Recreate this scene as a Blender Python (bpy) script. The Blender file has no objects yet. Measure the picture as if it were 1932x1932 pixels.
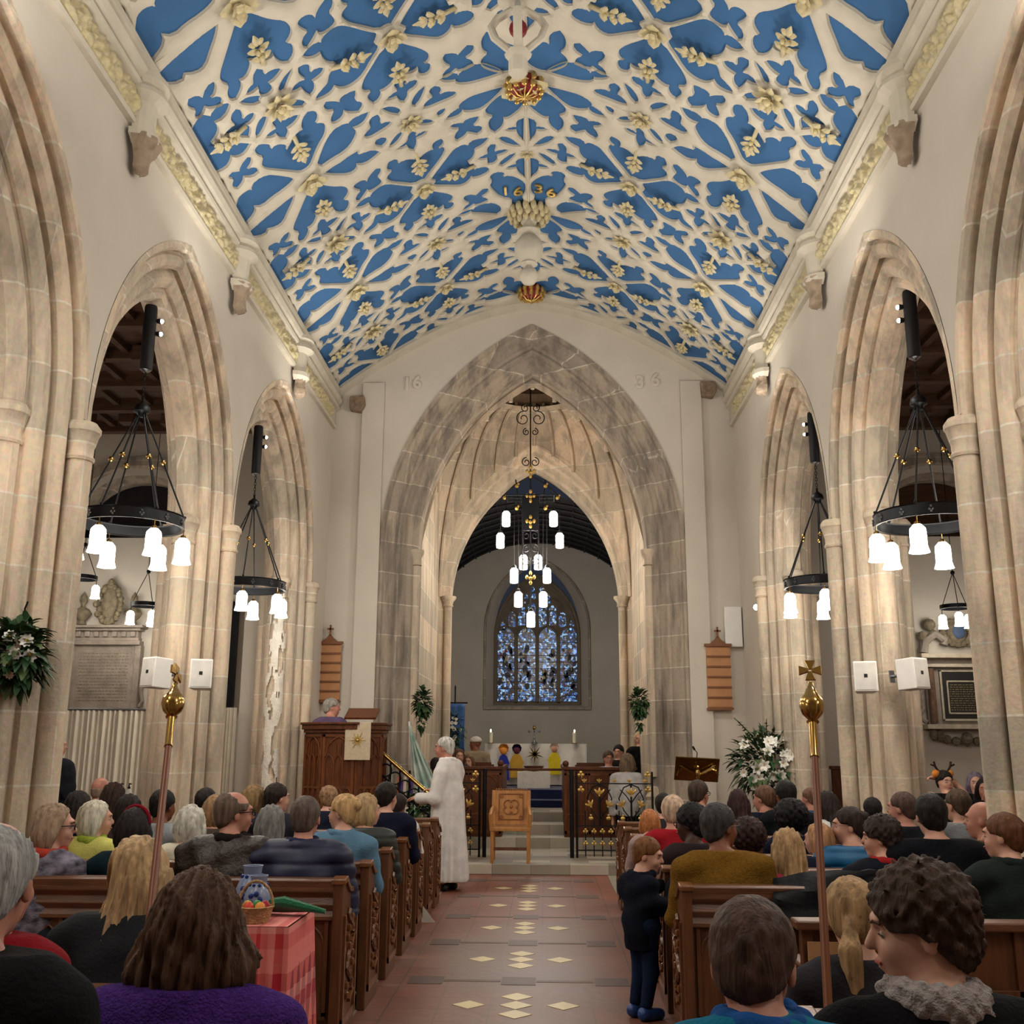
import bpy, bmesh, math, random
import numpy as np
from mathutils import Vector, Matrix, noise
from mathutils.geometry import delaunay_2d_cdt
PI=math.pi; sin=math.sin; cos=math.cos
sc=bpy.context.scene; COL=sc.collection
rnd=random.Random(7)
V=Vector
# ---------------------------------------------------------------- materials
MATS={}
def nd(nt,t,**k):
    n=nt.nodes.new(t)
    for a,b in k.items():
        if a in n.inputs.keys() if not a.startswith('_') else False: n.inputs[a].default_value=b
        elif a.startswith('_'): setattr(n,a[1:],b)
    return n
def L(nt,a,b): nt.links.new(a,b)
def c4(c): return (c[0],c[1],c[2],1)
def srgb(h):
    r=[int(h[i:i+2],16)/255 for i in (0,2,4)]
    return tuple((x/12.92 if x<=.04045 else ((x+.055)/1.055)**2.4) for x in r)
def base(name):
    m=bpy.data.materials.new(name); m.use_nodes=True; nt=m.node_tree
    return m,nt,nt.nodes['Principled BSDF']
def mat(name,col,rough=.7,metal=0,var=.12,scale=8,bump=.0,bscale=40,stretch=(1,1,1),col2=None,spec=.3,sheen=0):
    """procedural material: noise between two tones, optional bump"""
    if name in MATS: return MATS[name]
    if isinstance(col,str): col=srgb(col)
    if isinstance(col2,str): col2=srgb(col2)
    m,nt,b=base(name)
    b.inputs['Roughness'].default_value=rough; b.inputs['Metallic'].default_value=metal
    b.inputs['Specular IOR Level'].default_value=spec
    if sheen: b.inputs['Sheen Weight'].default_value=sheen
    tc=nt.nodes.new('ShaderNodeTexCoord'); mp=nt.nodes.new('ShaderNodeMapping'); mp.inputs['Scale'].default_value=stretch
    L(nt,tc.outputs['Object'],mp.inputs['Vector'])
    n=nt.nodes.new('ShaderNodeTexNoise'); n.inputs['Scale'].default_value=scale; n.inputs['Detail'].default_value=5
    L(nt,mp.outputs[0],n.inputs['Vector'])
    r=nt.nodes.new('ShaderNodeValToRGB'); r.color_ramp.elements[0].position=.3; r.color_ramp.elements[1].position=.7
    a=tuple(x*(1-var) for x in col); z=col2 or tuple(min(1,x*(1+var)) for x in col)
    r.color_ramp.elements[0].color=c4(a); r.color_ramp.elements[1].color=c4(z)
    L(nt,n.outputs['Fac'],r.inputs[0]); L(nt,r.outputs[0],b.inputs['Base Color'])
    if bump:
        n2=nt.nodes.new('ShaderNodeTexNoise'); n2.inputs['Scale'].default_value=bscale; n2.inputs['Detail'].default_value=4
        L(nt,mp.outputs[0],n2.inputs['Vector'])
        bp=nt.nodes.new('ShaderNodeBump'); bp.inputs['Strength'].default_value=bump; bp.inputs['Distance'].default_value=.02
        L(nt,n2.outputs['Fac'],bp.inputs['Height']); L(nt,bp.outputs[0],b.inputs['Normal'])
    MATS[name]=m; return m
def emis(name,col,s,light=True):
    m,nt,b=base(name); b.inputs['Base Color'].default_value=c4(col); b.inputs['Emission Color'].default_value=c4(col)
    b.inputs['Emission Strength'].default_value=s
    if not light: m.cycles.emission_sampling='NONE'
    MATS[name]=m; return m
def stonemat(name,c1,c2,c3,bw=.55,bh=.3,joint=(.62,.56,.47),axis='Z',grime=.5):
    """limestone blocks with pale joints, warm and grey patches, vertical streaks"""
    m,nt,b=base(name); b.inputs['Roughness'].default_value=.85; b.inputs['Specular IOR Level'].default_value=.2
    tc=nt.nodes.new('ShaderNodeTexCoord')
    sx=nt.nodes.new('ShaderNodeSeparateXYZ'); L(nt,tc.outputs['Object'],sx.inputs[0])
    ad=nt.nodes.new('ShaderNodeMath'); ad.operation='ADD'; L(nt,sx.outputs['X'],ad.inputs[0]); L(nt,sx.outputs['Y'],ad.inputs[1])
    cb=nt.nodes.new('ShaderNodeCombineXYZ')
    L(nt,ad.outputs[0],cb.inputs[0]); L(nt,sx.outputs['Z'],cb.inputs[1])
    br=nt.nodes.new('ShaderNodeTexBrick'); br.inputs['Scale'].default_value=1; br.inputs['Brick Width'].default_value=bw*2.2; br.inputs['Row Height'].default_value=bh*1.5
    br.inputs['Mortar Size'].default_value=.009; br.inputs['Mortar Smooth'].default_value=.5; br.inputs['Bias'].default_value=0
    br.inputs['Color1'].default_value=c4(c1); br.inputs['Color2'].default_value=c4(c2); br.inputs['Mortar'].default_value=c4(joint)
    L(nt,cb.outputs[0],br.inputs['Vector'])
    n=nt.nodes.new('ShaderNodeTexNoise'); n.inputs['Scale'].default_value=2.2; n.inputs['Detail'].default_value=8; n.inputs['Roughness'].default_value=.65
    mp=nt.nodes.new('ShaderNodeMapping'); mp.inputs['Scale'].default_value=(2.2,2.2,.45); L(nt,tc.outputs['Object'],mp.inputs[0]); L(nt,mp.outputs[0],n.inputs['Vector'])
    r=nt.nodes.new('ShaderNodeValToRGB'); r.color_ramp.elements[0].position=.44; r.color_ramp.elements[1].position=.62; L(nt,n.outputs['Fac'],r.inputs[0])
    mx=nt.nodes.new('ShaderNodeMixRGB'); mx.inputs[2].default_value=c4(c3); 
    ml=nt.nodes.new('ShaderNodeMath'); ml.operation='MULTIPLY'; ml.inputs[1].default_value=grime; L(nt,r.outputs[0],ml.inputs[0]); L(nt,ml.outputs[0],mx.inputs[0])
    L(nt,br.outputs['Color'],mx.inputs[1])
    n2=nt.nodes.new('ShaderNodeTexNoise'); n2.inputs['Scale'].default_value=28; n2.inputs['Detail'].default_value=6; L(nt,tc.outputs['Object'],n2.inputs['Vector'])
    mx2=nt.nodes.new('ShaderNodeMixRGB'); mx2.blend_type='MULTIPLY'; mx2.inputs[0].default_value=.35
    L(nt,mx.outputs[0],mx2.inputs[1]); L(nt,n2.outputs['Color'],mx2.inputs[2])
    sat=nt.nodes.new('ShaderNodeHueSaturation'); sat.inputs['Saturation'].default_value=.9; sat.inputs['Value'].default_value=1.18; L(nt,mx2.outputs[0],sat.inputs['Color'])
    L(nt,sat.outputs[0],b.inputs['Base Color'])
    bp=nt.nodes.new('ShaderNodeBump'); bp.inputs['Strength'].default_value=.35; bp.inputs['Distance'].default_value=.02
    L(nt,n2.outputs['Fac'],bp.inputs['Height']); L(nt,bp.outputs[0],b.inputs['Normal'])
    MATS[name]=m; return m
# ---------------------------------------------------------------- objects
def tag(o,label=None,cat=None,group=None,kind=None):
    if label: o['label']=label
    if cat: o['category']=cat
    if group: o['group']=group
    if kind: o['kind']=kind
    return o
def thing(name,label,cat,loc=(0,0,0),rz=0,group=None):
    o=bpy.data.objects.new(name,None); COL.objects.link(o); o.location=loc; o.rotation_euler=(0,0,rz); o.empty_display_size=.1
    return tag(o,label,cat,group)
def link(name,me,m,parent=None,smooth=True,loc=None):
    if m is not None:
        for x in (m if isinstance(m,(list,tuple)) else [m]): me.materials.append(x)
    o=bpy.data.objects.new(name,me); COL.objects.link(o)
    if parent: o.parent=parent
    if loc: o.location=loc
    if smooth: me.shade_smooth()
    return o
def copy_tree(o,parent=None,**tags):
    c=o.copy(); COL.objects.link(c); c.parent=parent
    for ch in list(o.children): copy_tree(ch,c)
    for k,v in tags.items(): c[k]=v
    return c
class MB:
    """collects shapes into one mesh"""
    def __init__(s): s.v=[]; s.f=[]; s.mi=[]; s.m=0; s.T=None
    def add(s,vs,fs):
        n=len(s.v)
        if s.T is not None: vs=[s.T@V(v) for v in vs]
        s.v+= [tuple(v) for v in vs]; s.f+=[tuple(i+n for i in f) for f in fs]; s.mi+=[s.m]*len(fs); return s
    def box(s,x0,x1,y0,y1,z0,z1):
        vs=[(x,y,z) for x in (x0,x1) for y in (y0,y1) for z in (z0,z1)]
        return s.add(vs,[(0,1,3,2),(4,6,7,5),(0,4,5,1),(2,3,7,6),(0,2,6,4),(1,5,7,3)])
    def cyl(s,p,q,r0,r1=None,n=12,cap=True):
        r1=r0 if r1 is None else r1; p=V(p);q=V(q); d=(q-p)
        if d.length<1e-7: return s
        d.normalize(); a=d.orthogonal().normalized(); b=d.cross(a)
        vs=[p+(a*cos(2*PI*i/n)+b*sin(2*PI*i/n))*r0 for i in range(n)]+[q+(a*cos(2*PI*i/n)+b*sin(2*PI*i/n))*r1 for i in range(n)]
        fs=[(i,(i+1)%n,n+(i+1)%n,n+i) for i in range(n)]
        if cap: fs+=[tuple(range(n-1,-1,-1)),tuple(range(n,2*n))]
        return s.add(vs,fs)
    def tube(s,pts,r,n=8,cap=True,closed=False):
        pts=[V(p) for p in pts]; N=len(pts); vs=[];fs=[]
        up=None
        for i,p in enumerate(pts):
            if closed: t=pts[(i+1)%N]-pts[i-1]
            else: t=(pts[min(i+1,N-1)]-pts[max(i-1,0)])
            if t.length<1e-9: t=V((0,0,1))
            t.normalize()
            if up is None: up=t.orthogonal().normalized()
            up=(up-t*up.dot(t)); up=up.normalized() if up.length>1e-6 else t.orthogonal().normalized()
            b=t.cross(up); rr=r[i] if isinstance(r,(list,tuple)) else r
            vs+=[p+(up*cos(2*PI*k/n)+b*sin(2*PI*k/n))*rr for k in range(n)]
        M=N if closed else N-1
        for i in range(M):
            for k in range(n):
                a=i*n+k;b2=i*n+(k+1)%n;j=(i+1)%N
                fs.append((a,b2,j*n+(k+1)%n,j*n+k))
        if cap and not closed: fs+=[tuple(range(n-1,-1,-1)),tuple(range((N-1)*n,N*n))]
        return s.add(vs,fs)
    def lathe(s,prof,c=(0,0,0),n=24,a0=0,a1=2*PI,sx=1,sy=1):
        full=abs(a1-a0-2*PI)<1e-6; m=n if full else n+1
        vs=[(c[0]+sx*r*cos(a0+(a1-a0)*i/n),c[1]+sy*r*sin(a0+(a1-a0)*i/n),c[2]+z) for r,z in prof for i in range(m)]
        fs=[]
        for j in range(len(prof)-1):
            for i in range(n):
                k=(i+1)%m
                fs.append((j*m+i,j*m+k,(j+1)*m+k,(j+1)*m+i))
        if full and tuple(prof[0])!=tuple(prof[-1]):
            if prof[0][0]>1e-4: fs.append(tuple(range(m-1,-1,-1)))
            if prof[-1][0]>1e-4: fs.append(tuple((len(prof)-1)*m+i for i in range(m)))
        return s.add(vs,fs)
    def prism(s,poly,z0,z1,ax='z'):
        n=len(poly)
        f={'z':lambda a,b,h:(a,b,h),'y':lambda a,b,h:(a,h,b),'x':lambda a,b,h:(h,a,b)}[ax]
        vs=[f(a,b,z0) for a,b in poly]+[f(a,b,z1) for a,b in poly]
        return s.add(vs,[tuple(range(n-1,-1,-1)),tuple(range(n,2*n))]+[(i,(i+1)%n,n+(i+1)%n,n+i) for i in range(n)])
    def grid(s,P,closed_u=False,closed_v=False):
        a=len(P);b=len(P[0]); vs=[p for r in P for p in r]; fs=[]
        for i in range(a if closed_u else a-1):
            for j in range(b if closed_v else b-1):
                i2=(i+1)%a;j2=(j+1)%b
                fs.append((i*b+j,i*b+j2,i2*b+j2,i2*b+j))
        return s.add(vs,fs)
    def ball(s,c,r,n=12,sc=(1,1,1)):
        m=max(4,n//2); P=[[(c[0]+r*sc[0]*sin(PI*j/m)*cos(2*PI*i/n),c[1]+r*sc[1]*sin(PI*j/m)*sin(2*PI*i/n),c[2]+r*sc[2]*cos(PI*j/m)) for i in range(n)] for j in range(m+1)]
        return s.grid(P,closed_v=True)
    def mesh(s,name,merge=0,normals=True):
        me=bpy.data.meshes.new(name); me.from_pydata(s.v,[],s.f)
        if any(s.mi): me.polygons.foreach_set('material_index',s.mi)
        if normals or merge:
            bm=bmesh.new(); bm.from_mesh(me)
            if merge: bmesh.ops.remove_doubles(bm,verts=bm.verts,dist=merge)
            bmesh.ops.recalc_face_normals(bm,faces=bm.faces); bm.to_mesh(me); bm.free()
        me.update(); return me
    def build(s,name,m,parent=None,smooth=False,bevel=0,merge=0,loc=None,sub=0,angle=40):
        me=s.mesh(name,merge); o=link(name,me,m,parent,False,loc)
        if smooth:
            me.shade_smooth()
            try: me.set_sharp_from_angle(angle=math.radians(angle))
            except Exception: pass
        if bevel:
            b=o.modifiers.new('bevel','BEVEL'); b.width=bevel; b.segments=2; b.limit_method='ANGLE'
        if sub:
            b=o.modifiers.new('sub','SUBSURF'); b.levels=sub; b.render_levels=sub
        return o
def R_(z=0,loc=(0,0,0),x=0,y=0,s=1):
    return Matrix.Translation(loc)@Matrix.Rotation(z,4,'Z')@Matrix.Rotation(y,4,'Y')@Matrix.Rotation(x,4,'X')@Matrix.Scale(s,4)
# ---------------------------------------------------------------- camera
CF=1926.;pit=math.radians(12.95);yaw=math.radians(1.90);rol=math.radians(.28)
Fv=V((-sin(yaw)*cos(pit),cos(yaw)*cos(pit),sin(pit))); R0=V((cos(yaw),sin(yaw),0)); U0=R0.cross(Fv)
Rv=R0*cos(rol)+U0*sin(rol); Uv=-R0*sin(rol)+U0*cos(rol)
CAM=V((.193,0,1.6))
cd=bpy.data.cameras.new('camera'); cam=bpy.data.objects.new('camera',cd); COL.objects.link(cam); sc.camera=cam
mw=Matrix((Rv,Uv,-Fv)).transposed().to_4x4(); mw.translation=CAM; cam.matrix_world=mw
cd.sensor_width=36; cd.sensor_height=36; cd.sensor_fit='HORIZONTAL'; cd.lens=36*CF/1932; cd.clip_start=.05
def at(x,y,Y):
    r=Fv+Rv*((x-966)/CF)+Uv*((966-y)/CF); return CAM+r*(Y/r.y)

# ================================================================ setting
STONE=stonemat('limestone blocks',srgb('e6ccac'),srgb('bdaf98'),srgb('857b70'),grime=.55,joint=srgb('e2d8c4'))
STONEG=stonemat('weathered grey limestone',srgb('b8a68f'),srgb('9c8f80'),srgb('756b62'),grime=.8,joint=srgb('d3c8b4'))
PLAST=mat('lime washed plaster',srgb('c9c0b2'),.9,var=.05,scale=1.5,bump=.25,bscale=9)
GPLAST=mat('chancel plaster',srgb('b3aca1'),.9,var=.05,scale=1.5,bump=.2,bscale=9)
CREAM=mat('cream painted plaster',srgb('c4bcab'),.75,var=.08,scale=5,bump=.15,bscale=25)
BLUE=mat('ceiling blue paint',srgb('38628f'),.85,var=.1,scale=2.5,bump=.1,bscale=14)
GILT=mat('gilded edges on cream',srgb('c2b699'),.4,var=.15,scale=22,col2=srgb('cfc08f'),bump=.4,bscale=30)
GOLD=mat('gold leaf',srgb('d0ad62'),.35,metal=.75,var=.2,scale=20)
RED=mat('crimson paint',srgb('7c1f26'),.5)
DWOOD=mat('dark roof timber',srgb('49301f'),.7,var=.35,scale=3,stretch=(1,6,6),bump=.3)
BLACK=mat('black painted timber',srgb('1c1a1b'),.7,var=.2)
PW=-6.5  # west end
HW=2.96
SIDES={-1:[-3.4,-.05,3.28,6.61,9.95,13.6],1:[-3.3,0,3.3,6.6,9.75,13.1]}
ZS=3.75
PROF=[(0,0),(0,.055),(.03,.075),(.085,.07),(.1,.085),(.07,.11),(.055,.15),(.075,.2),(.12,.225),(.165,.215),(.18,.23),(.15,.26),(.13,.3),(.145,.35),(.19,.385),(.225,.38),(.235,.395),(.22,.43),(.24,.475),(.325,.5)]
PROF=PROF+[(.65-d,r) for d,r in PROF[-2::-1]]
def arcpts(yc,w,h,zs,r,n=14,jamb=None):
    Rr=(w*w+h*h)/(2*w); rr=Rr-r; cx=Rr-w
    th=math.acos(min(1,cx/rr)); P=[]
    for i in range(n+1):
        a=th*i/n; P.append((yc+cx-rr*cos(a),zs+rr*sin(a)))
    Q=[(2*yc-y,z) for y,z in P[-2::-1]]
    P=P+Q
    if jamb is not None: P=[(P[0][0],jamb)]+P+[(P[-1][0],jamb)]
    return P
# floor ------------------------------------------------------------
def floormat():
    m,nt,b=base('worn clay tile floor'); b.inputs['Roughness'].default_value=.42; b.inputs['Specular IOR Level'].default_value=.35
    tc=nt.nodes.new('ShaderNodeTexCoord'); br=nt.nodes.new('ShaderNodeTexBrick')
    br.offset=0; br.inputs['Scale'].default_value=1; br.inputs['Brick Width'].default_value=.325; br.inputs['Row Height'].default_value=.3; br.inputs['Mortar Size'].default_value=.006
    br.inputs['Color1'].default_value=c4(srgb('8a4a35')); br.inputs['Color2'].default_value=c4(srgb('7a4533')); br.inputs['Mortar'].default_value=c4(srgb('4a3228'))
    mp=nt.nodes.new('ShaderNodeMapping'); mp.inputs['Location'].default_value=(.1625,0,0); L(nt,tc.outputs['Object'],mp.inputs[0]); L(nt,mp.outputs[0],br.inputs['Vector'])
    n=nt.nodes.new('ShaderNodeTexNoise'); n.inputs['Scale'].default_value=.8; n.inputs['Detail'].default_value=4; L(nt,tc.outputs['Object'],n.inputs['Vector'])
    r=nt.nodes.new('ShaderNodeValToRGB'); r.color_ramp.elements[0].position=.42; r.color_ramp.elements[1].position=.6; L(nt,n.outputs['Fac'],r.inputs[0])
    sx=nt.nodes.new('ShaderNodeSeparateXYZ'); L(nt,tc.outputs['Object'],sx.inputs[0])
    ab=nt.nodes.new('ShaderNodeMath'); ab.operation='ABSOLUTE'; L(nt,sx.outputs['X'],ab.inputs[0])
    mr=nt.nodes.new('ShaderNodeMapRange'); mr.inputs[1].default_value=.4; mr.inputs[2].default_value=.75; mr.inputs[3].default_value=.75; mr.inputs[4].default_value=.12; L(nt,ab.outputs[0],mr.inputs[0])
    my=nt.nodes.new('ShaderNodeMapRange'); my.inputs[1].default_value=8; my.inputs[2].default_value=12; my.inputs[3].default_value=1; my.inputs[4].default_value=.25; L(nt,sx.outputs['Y'],my.inputs[0])
    ml=nt.nodes.new('ShaderNodeMath'); ml.operation='MULTIPLY'; L(nt,mr.outputs[0],ml.inputs[0]); L(nt,my.outputs[0],ml.inputs[1])
    ad=nt.nodes.new('ShaderNodeMath'); ad.operation='MULTIPLY_ADD'; ad.inputs[1].default_value=.35; L(nt,r.outputs[0],ad.inputs[0]); L(nt,ml.outputs[0],ad.inputs[2])
    mx=nt.nodes.new('ShaderNodeMixRGB'); mx.inputs[2].default_value=c4(srgb('7b675d')); L(nt,br.outputs['Color'],mx.inputs[1]); L(nt,ad.outputs[0],mx.inputs[0])
    L(nt,mx.outputs[0],b.inputs['Base Color'])
    n3=nt.nodes.new('ShaderNodeTexNoise'); n3.inputs['Scale'].default_value=12; L(nt,tc.outputs['Object'],n3.inputs['Vector'])
    bp=nt.nodes.new('ShaderNodeBump'); bp.inputs['Strength'].default_value=.15; bp.inputs['Distance'].default_value=.02; L(nt,n3.outputs['Fac'],bp.inputs['Height']); L(nt,bp.outputs[0],b.inputs['Normal'])
    return m
FLOOR=floormat()
SLAB=mat('grey stone slab',srgb('8f8778'),.6,var=.18,scale=3,bump=.2,bscale=20)
o=MB().box(-9,9,PW,26,-.1,0).build('floor',FLOOR); tag(o,kind='structure')
# cream diamonds and dark lozenge rows set in the aisle
CT=mat('cream encaustic tile',srgb('d0bf93'),.4); DT=mat('dark slate tile',srgb('5e4a42'),.45)
m=MB(); m2=MB()
for k,y0 in enumerate((7.01,8.44,9.85,11.18,12.51)):
    for dx,dy in ((0,-.225),(0,0),(0,.225),(-.3,0),(.3,0)):
        x,y=dx,y0+dy; m.prism([(x-.105,y),(x,y-.105),(x+.105,y),(x,y+.105)],.0005,.003)
for y0 in (7.7,9.13,10.47,11.87,13.2):
    for dx in (-.65,-.325,0,.325,.65):
        m2.box(dx-.12,dx+.12,y0-.12,y0+.12,.0005,.0025) if abs(dx)!=.325 else m2.box(dx-.2,dx+.2,y0-.03,y0+.03,.0005,.0022)
fl=o
a=m.build('tile_diamonds',CT,fl); a=m2.build('tile_lozenges',DT,fl)
m=MB()
for s in (-1,1):
    m.box(*sorted((s*.98,s*1.22)),PW,13.8,.0005,.004)
m.build('stone_edging',SLAB,fl)
# chancel floor levels
m=MB()
def paved(c1,c2,c3,name):
    q,nt,b=base(name); b.inputs['Roughness'].default_value=.5
    tc=nt.nodes.new('ShaderNodeTexCoord'); br=nt.nodes.new('ShaderNodeTexBrick'); br.inputs['Scale'].default_value=1
    br.inputs['Brick Width'].default_value=.5; br.inputs['Row Height'].default_value=.28; br.inputs['Mortar Size'].default_value=.004
    br.inputs['Color1'].default_value=c4(c1); br.inputs['Color2'].default_value=c4(c2); br.inputs['Mortar'].default_value=c4(c3); br.offset=.5
    L(nt,tc.outputs['Object'],br.inputs['Vector'])
    n=nt.nodes.new('ShaderNodeTexNoise'); n.inputs['Scale'].default_value=5; L(nt,tc.outputs['Object'],n.inputs['Vector'])
    mx=nt.nodes.new('ShaderNodeMixRGB'); mx.blend_type='MULTIPLY'; mx.inputs[0].default_value=.35; L(nt,br.outputs[0],mx.inputs[1]); L(nt,n.outputs['Color'],mx.inputs[2]); L(nt,mx.outputs[0],b.inputs['Base Color'])
    return q
PAV=paved(srgb('d2c8b4'),srgb('857a68'),srgb('7c7466'),'pale and grey paving')
m.box(-2.95,2.95,13.8,15.95,0,.13)
m.box(-2.4,2.4,15.95,16.5,0,.28); m.box(-2.4,2.4,16.5,17.1,0,.43); m.box(-2.6,2.6,17.1,24,0,.58)
o=m.build('trim_1',PAV,bevel=.008); tag(o,kind='structure')
NAVYC=mat('navy blue carpet',srgb('14204a'),.95,var=.2,scale=60,sheen=.3)
m=MB(); m.box(-.6,.6,18.3,19.0,.58,.70); m.box(-.9,.9,18.8,22,.58,.86); 
o=m.build('chancel_carpet_steps',NAVYC,bevel=.01); tag(o,'navy carpeted steps below the white altar cloth','steps')
# arcade walls -----------------------------------------------------
def arcade(s):
    nm='wall_left' if s<0 else 'wall_right'
    Yp=SIDES[s]; m=MB(); X0=s*HW; X1=s*(HW+.65); TOP=6.75
    for X in (X0,X1):
        for i in range(len(Yp)-1):
            yc=(Yp[i]+Yp[i+1])/2; w=(Yp[i+1]-Yp[i])/2; P=arcpts(yc,w,2.2,ZS,0,n=16)
            m.grid([[(X,y,z) for y,z in P],[(X,y,TOP) for y,z in P]])
        m.grid([[(X,Yp[-1],0),(X,14.5,0)],[(X,Yp[-1],TOP),(X,14.5,TOP)]])
        m.grid([[(X,PW,0),(X,Yp[0],0)],[(X,PW,TOP),(X,Yp[0],TOP)]])
    m.grid([[(X0,PW,TOP),(X1,PW,TOP)],[(X0,14.5,TOP),(X1,14.5,TOP)]])
    w=m.build(nm,PLAST,merge=.0005); tag(w,kind='structure')
    # moulded arch orders
    for i in range(len(Yp)-1):
        yc=(Yp[i]+Yp[i+1])/2; hw=(Yp[i+1]-Yp[i])/2
        rows=[]
        for d,r in PROF:
            x=s*(HW-.004+d); rows.append([(x,y,z) for y,z in arcpts(yc,hw,2.2,ZS,r,n=18)])
        q=MB().grid(rows); q.build('arch_moulding',STONE,w,smooth=True,angle=28)
    # clustered piers
    for i,y in enumerate(Yp):
        q=MB()
        half=[(s*(HW-.004+d),y+r) for d,r in PROF]; other=[(a,2*y-b) for a,b in half[::-1]]
        poly=half+other[1:-1]
        if i==len(Yp)-1: pass
        rings=[[(a,b,z) for a,b in poly] for z in (.0,ZS+.02)]
        q.grid(rings,closed_v=True)
        xc=s*(HW+.325)
        sh=[(s*(HW+.03),y,.09),(xc,y-.42,.1),(xc,y+.42,.1),(s*(HW+.62),y,.09)]
        for (a,b,r) in sh:
            q.cyl((a,b,.3),(a,b,3.5),r,n=16,cap=False)
            q.lathe([(r,0),(r+.012,.0),(r+.018,.02),(r+.004,.04),(r+.006,.09),(r+.022,.15),(r+.032,.19),(r+.042,.2),(r+.042,.235),(r+.03,.25),(r+.015,.27),(0,.27)],(a,b,3.48),16)
            q.lathe([(r+.07,0),(r+.07,.2),(r+.05,.23),(r+.055,.27),(r+.02,.3),(r,.34)],(a,b,0),16)
        q.box(xc-.36,xc+.36,y-.56,y+.56,0,.18)
        p=q.build('pier',STONE,w,smooth=True,angle=40)
    return w
WL=arcade(-1); WR=arcade(1)
# west end
o=MB().box(-9,9,PW-.3,PW,0,9).build('wall_west',PLAST); tag(o,kind='structure')
# aisles -----------------------------------------------------------
for s in (-1,1):
    nm='left' if s<0 else 'right'
    m=MB(); m.box(*sorted((s*8.8,s*9.0)),PW,17,0,9)
    o=m.build('wall_aisle_'+nm,PLAST); tag(o,kind='structure')
    # flat panelled dark timber ceiling
    m=MB(); x0,x1=sorted((s*3.6,s*8.8)); m.box(x0,x1,PW,14.5,6.35,6.45)
    for k in range(22): 
        y=PW+.5+k*.98; m.box(x0,x1,y-.07,y+.07,6.2,6.36)
    for k in range(11):
        x=x0+.2+k*.46; m.box(x-.04,x+.04,PW,14.5,6.27,6.36)
    for k in range(5):
        y=3+k*2.6
        for q in range(10):
            t=q/9; xx=x0+(x1-x0)*t; m.box(xx-.02,xx+.2,y-.1+.9*t,y+.1+.9*t,6.12,6.3)
    o=m.build('ceiling_aisle_'+nm,DWOOD); tag(o,kind='structure')
    # far east wall with an arch and a dark opening
    m=MB(); xa,xb=sorted((s*2.4,s*8.8)); yc=s*6.65
    P=arcpts(yc,1.15,1.1,4.95,0,n=12)
    for Y in (16.5,16.9):
        m.grid([[(x,Y,z) for x,z in P],[(x,Y,9) for x,z in P]])
        m.grid([[(xa,Y,0),(P[0][0],Y,0)],[(xa,Y,9),(P[0][0],Y,9)]]); m.grid([[(P[-1][0],Y,0),(xb,Y,0)],[(P[-1][0],Y,9),(xb,Y,9)]])
        m.grid([[(P[0][0],Y,0),(P[-1][0],Y,0)],[(P[0][0],Y,4.97),(P[-1][0],Y,4.97)]])
    o=m.build('wall_aisle_east_'+nm,PLAST,merge=.0005); tag(o,kind='structure')
    m=MB(); rows=[]
    for d,r in ((-.05,-.32),(-.05,-.16),(0,-.12),(.02,0),(.12,.03),(.2,.08),(.4,.08)): rows.append([(x,16.5+d,z) for x,z in arcpts(yc,1.15,1.1,4.95,r,n=12)])
    m.grid(rows); m.build('arch_moulding',STONEG,o,smooth=True,angle=30)
    MB().box(yc-1.3,yc+1.3,16.95,17.1,4.6,6.4).build('organ_loft',BLACK if s<0 else DWOOD,o)
    m=MB().box(*sorted((s*2.4,s*9.0)),14.5,17,9,9.2); o=m.build('ceiling_transept_'+nm,PLAST); tag(o,kind='structure')
    m=MB().box(*sorted((s*3.61,s*8.8)),14.42,14.5,6.45,9.05); o=m.build('wall_transept_'+nm,PLAST); tag(o,kind='structure')
# east nave wall with the tall chancel arch ---------------------------
YE=14.45
def hole_wall(name,Y0,Y1,hw,h,zs,xa,xb,top,mt):
    m=MB(); P=arcpts(0,hw,h,zs,0,n=20)
    for Y in (Y0,Y1):
        T=top if callable(top) else (lambda x:top)
        m.grid([[(x,Y,z) for x,z in P],[(x,Y,T(x)) for x,z in P]])
        for a,b in ((xa,-hw),(hw,xb)):
            k=12; X=[a+(b-a)*i/k for i in range(k+1)]
            m.grid([[(x,Y,0) for x in X],[(x,Y,zs) for x in X],[(x,Y,T(x)) for x in X]])
    return m
def zc(x): return 8.17-.25*abs(x)**1.62
m=hole_wall('wall_east',YE,YE+.9,2.2,3.44,4.4,-3.7,3.7,lambda x:9.2,PLAST)
# shallow pilaster strips either side of the arch
m.box(-2.52,-2.2,YE-.06,YE,0,6.9); m.box(2.2,2.5,YE-.06,YE,0,6.9)
WE=m.build('wall_east',PLAST,merge=.0005); tag(WE,kind='structure')
CPROF=[(-.02,-.0),(-.02,.05),(.03,.07),(.05,.1),(.16,.2),(.2,.22),(.22,.26),(.2,.3),(.26,.34),(.3,.36),(.33,.42),(.4,.47),(.46,.5),(.9,.5)]
rows=[[(x,YE+d,z) for x,z in arcpts(0,2.2,3.44,4.4,r,n=26,jamb=.1)] for d,r in CPROF]
q=MB().grid(rows); q.build('arch_moulding',STONEG,WE,smooth=True,angle=24)
q=MB()
for s in (-1,1):
    for (X,Y,r) in ((s*1.72,YE+.42,.06),):
        q.cyl((X,Y,1.2),(X,Y,4.25),r,n=14,cap=False)
        q.lathe([(r,0),(r+.03,.01),(r+.005,.04),(r+.01,.1),(r+.05,.17),(r+.06,.2),(r+.06,.24),(0,.25)],(X,Y,4.2),14)
        q.lathe([(r+.08,0),(r+.08,.72),(r+.05,.76),(r+.07,.8),(r+.03,.86),(r+.03,.9),(r,.94)],(X,Y,.13),14)
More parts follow.
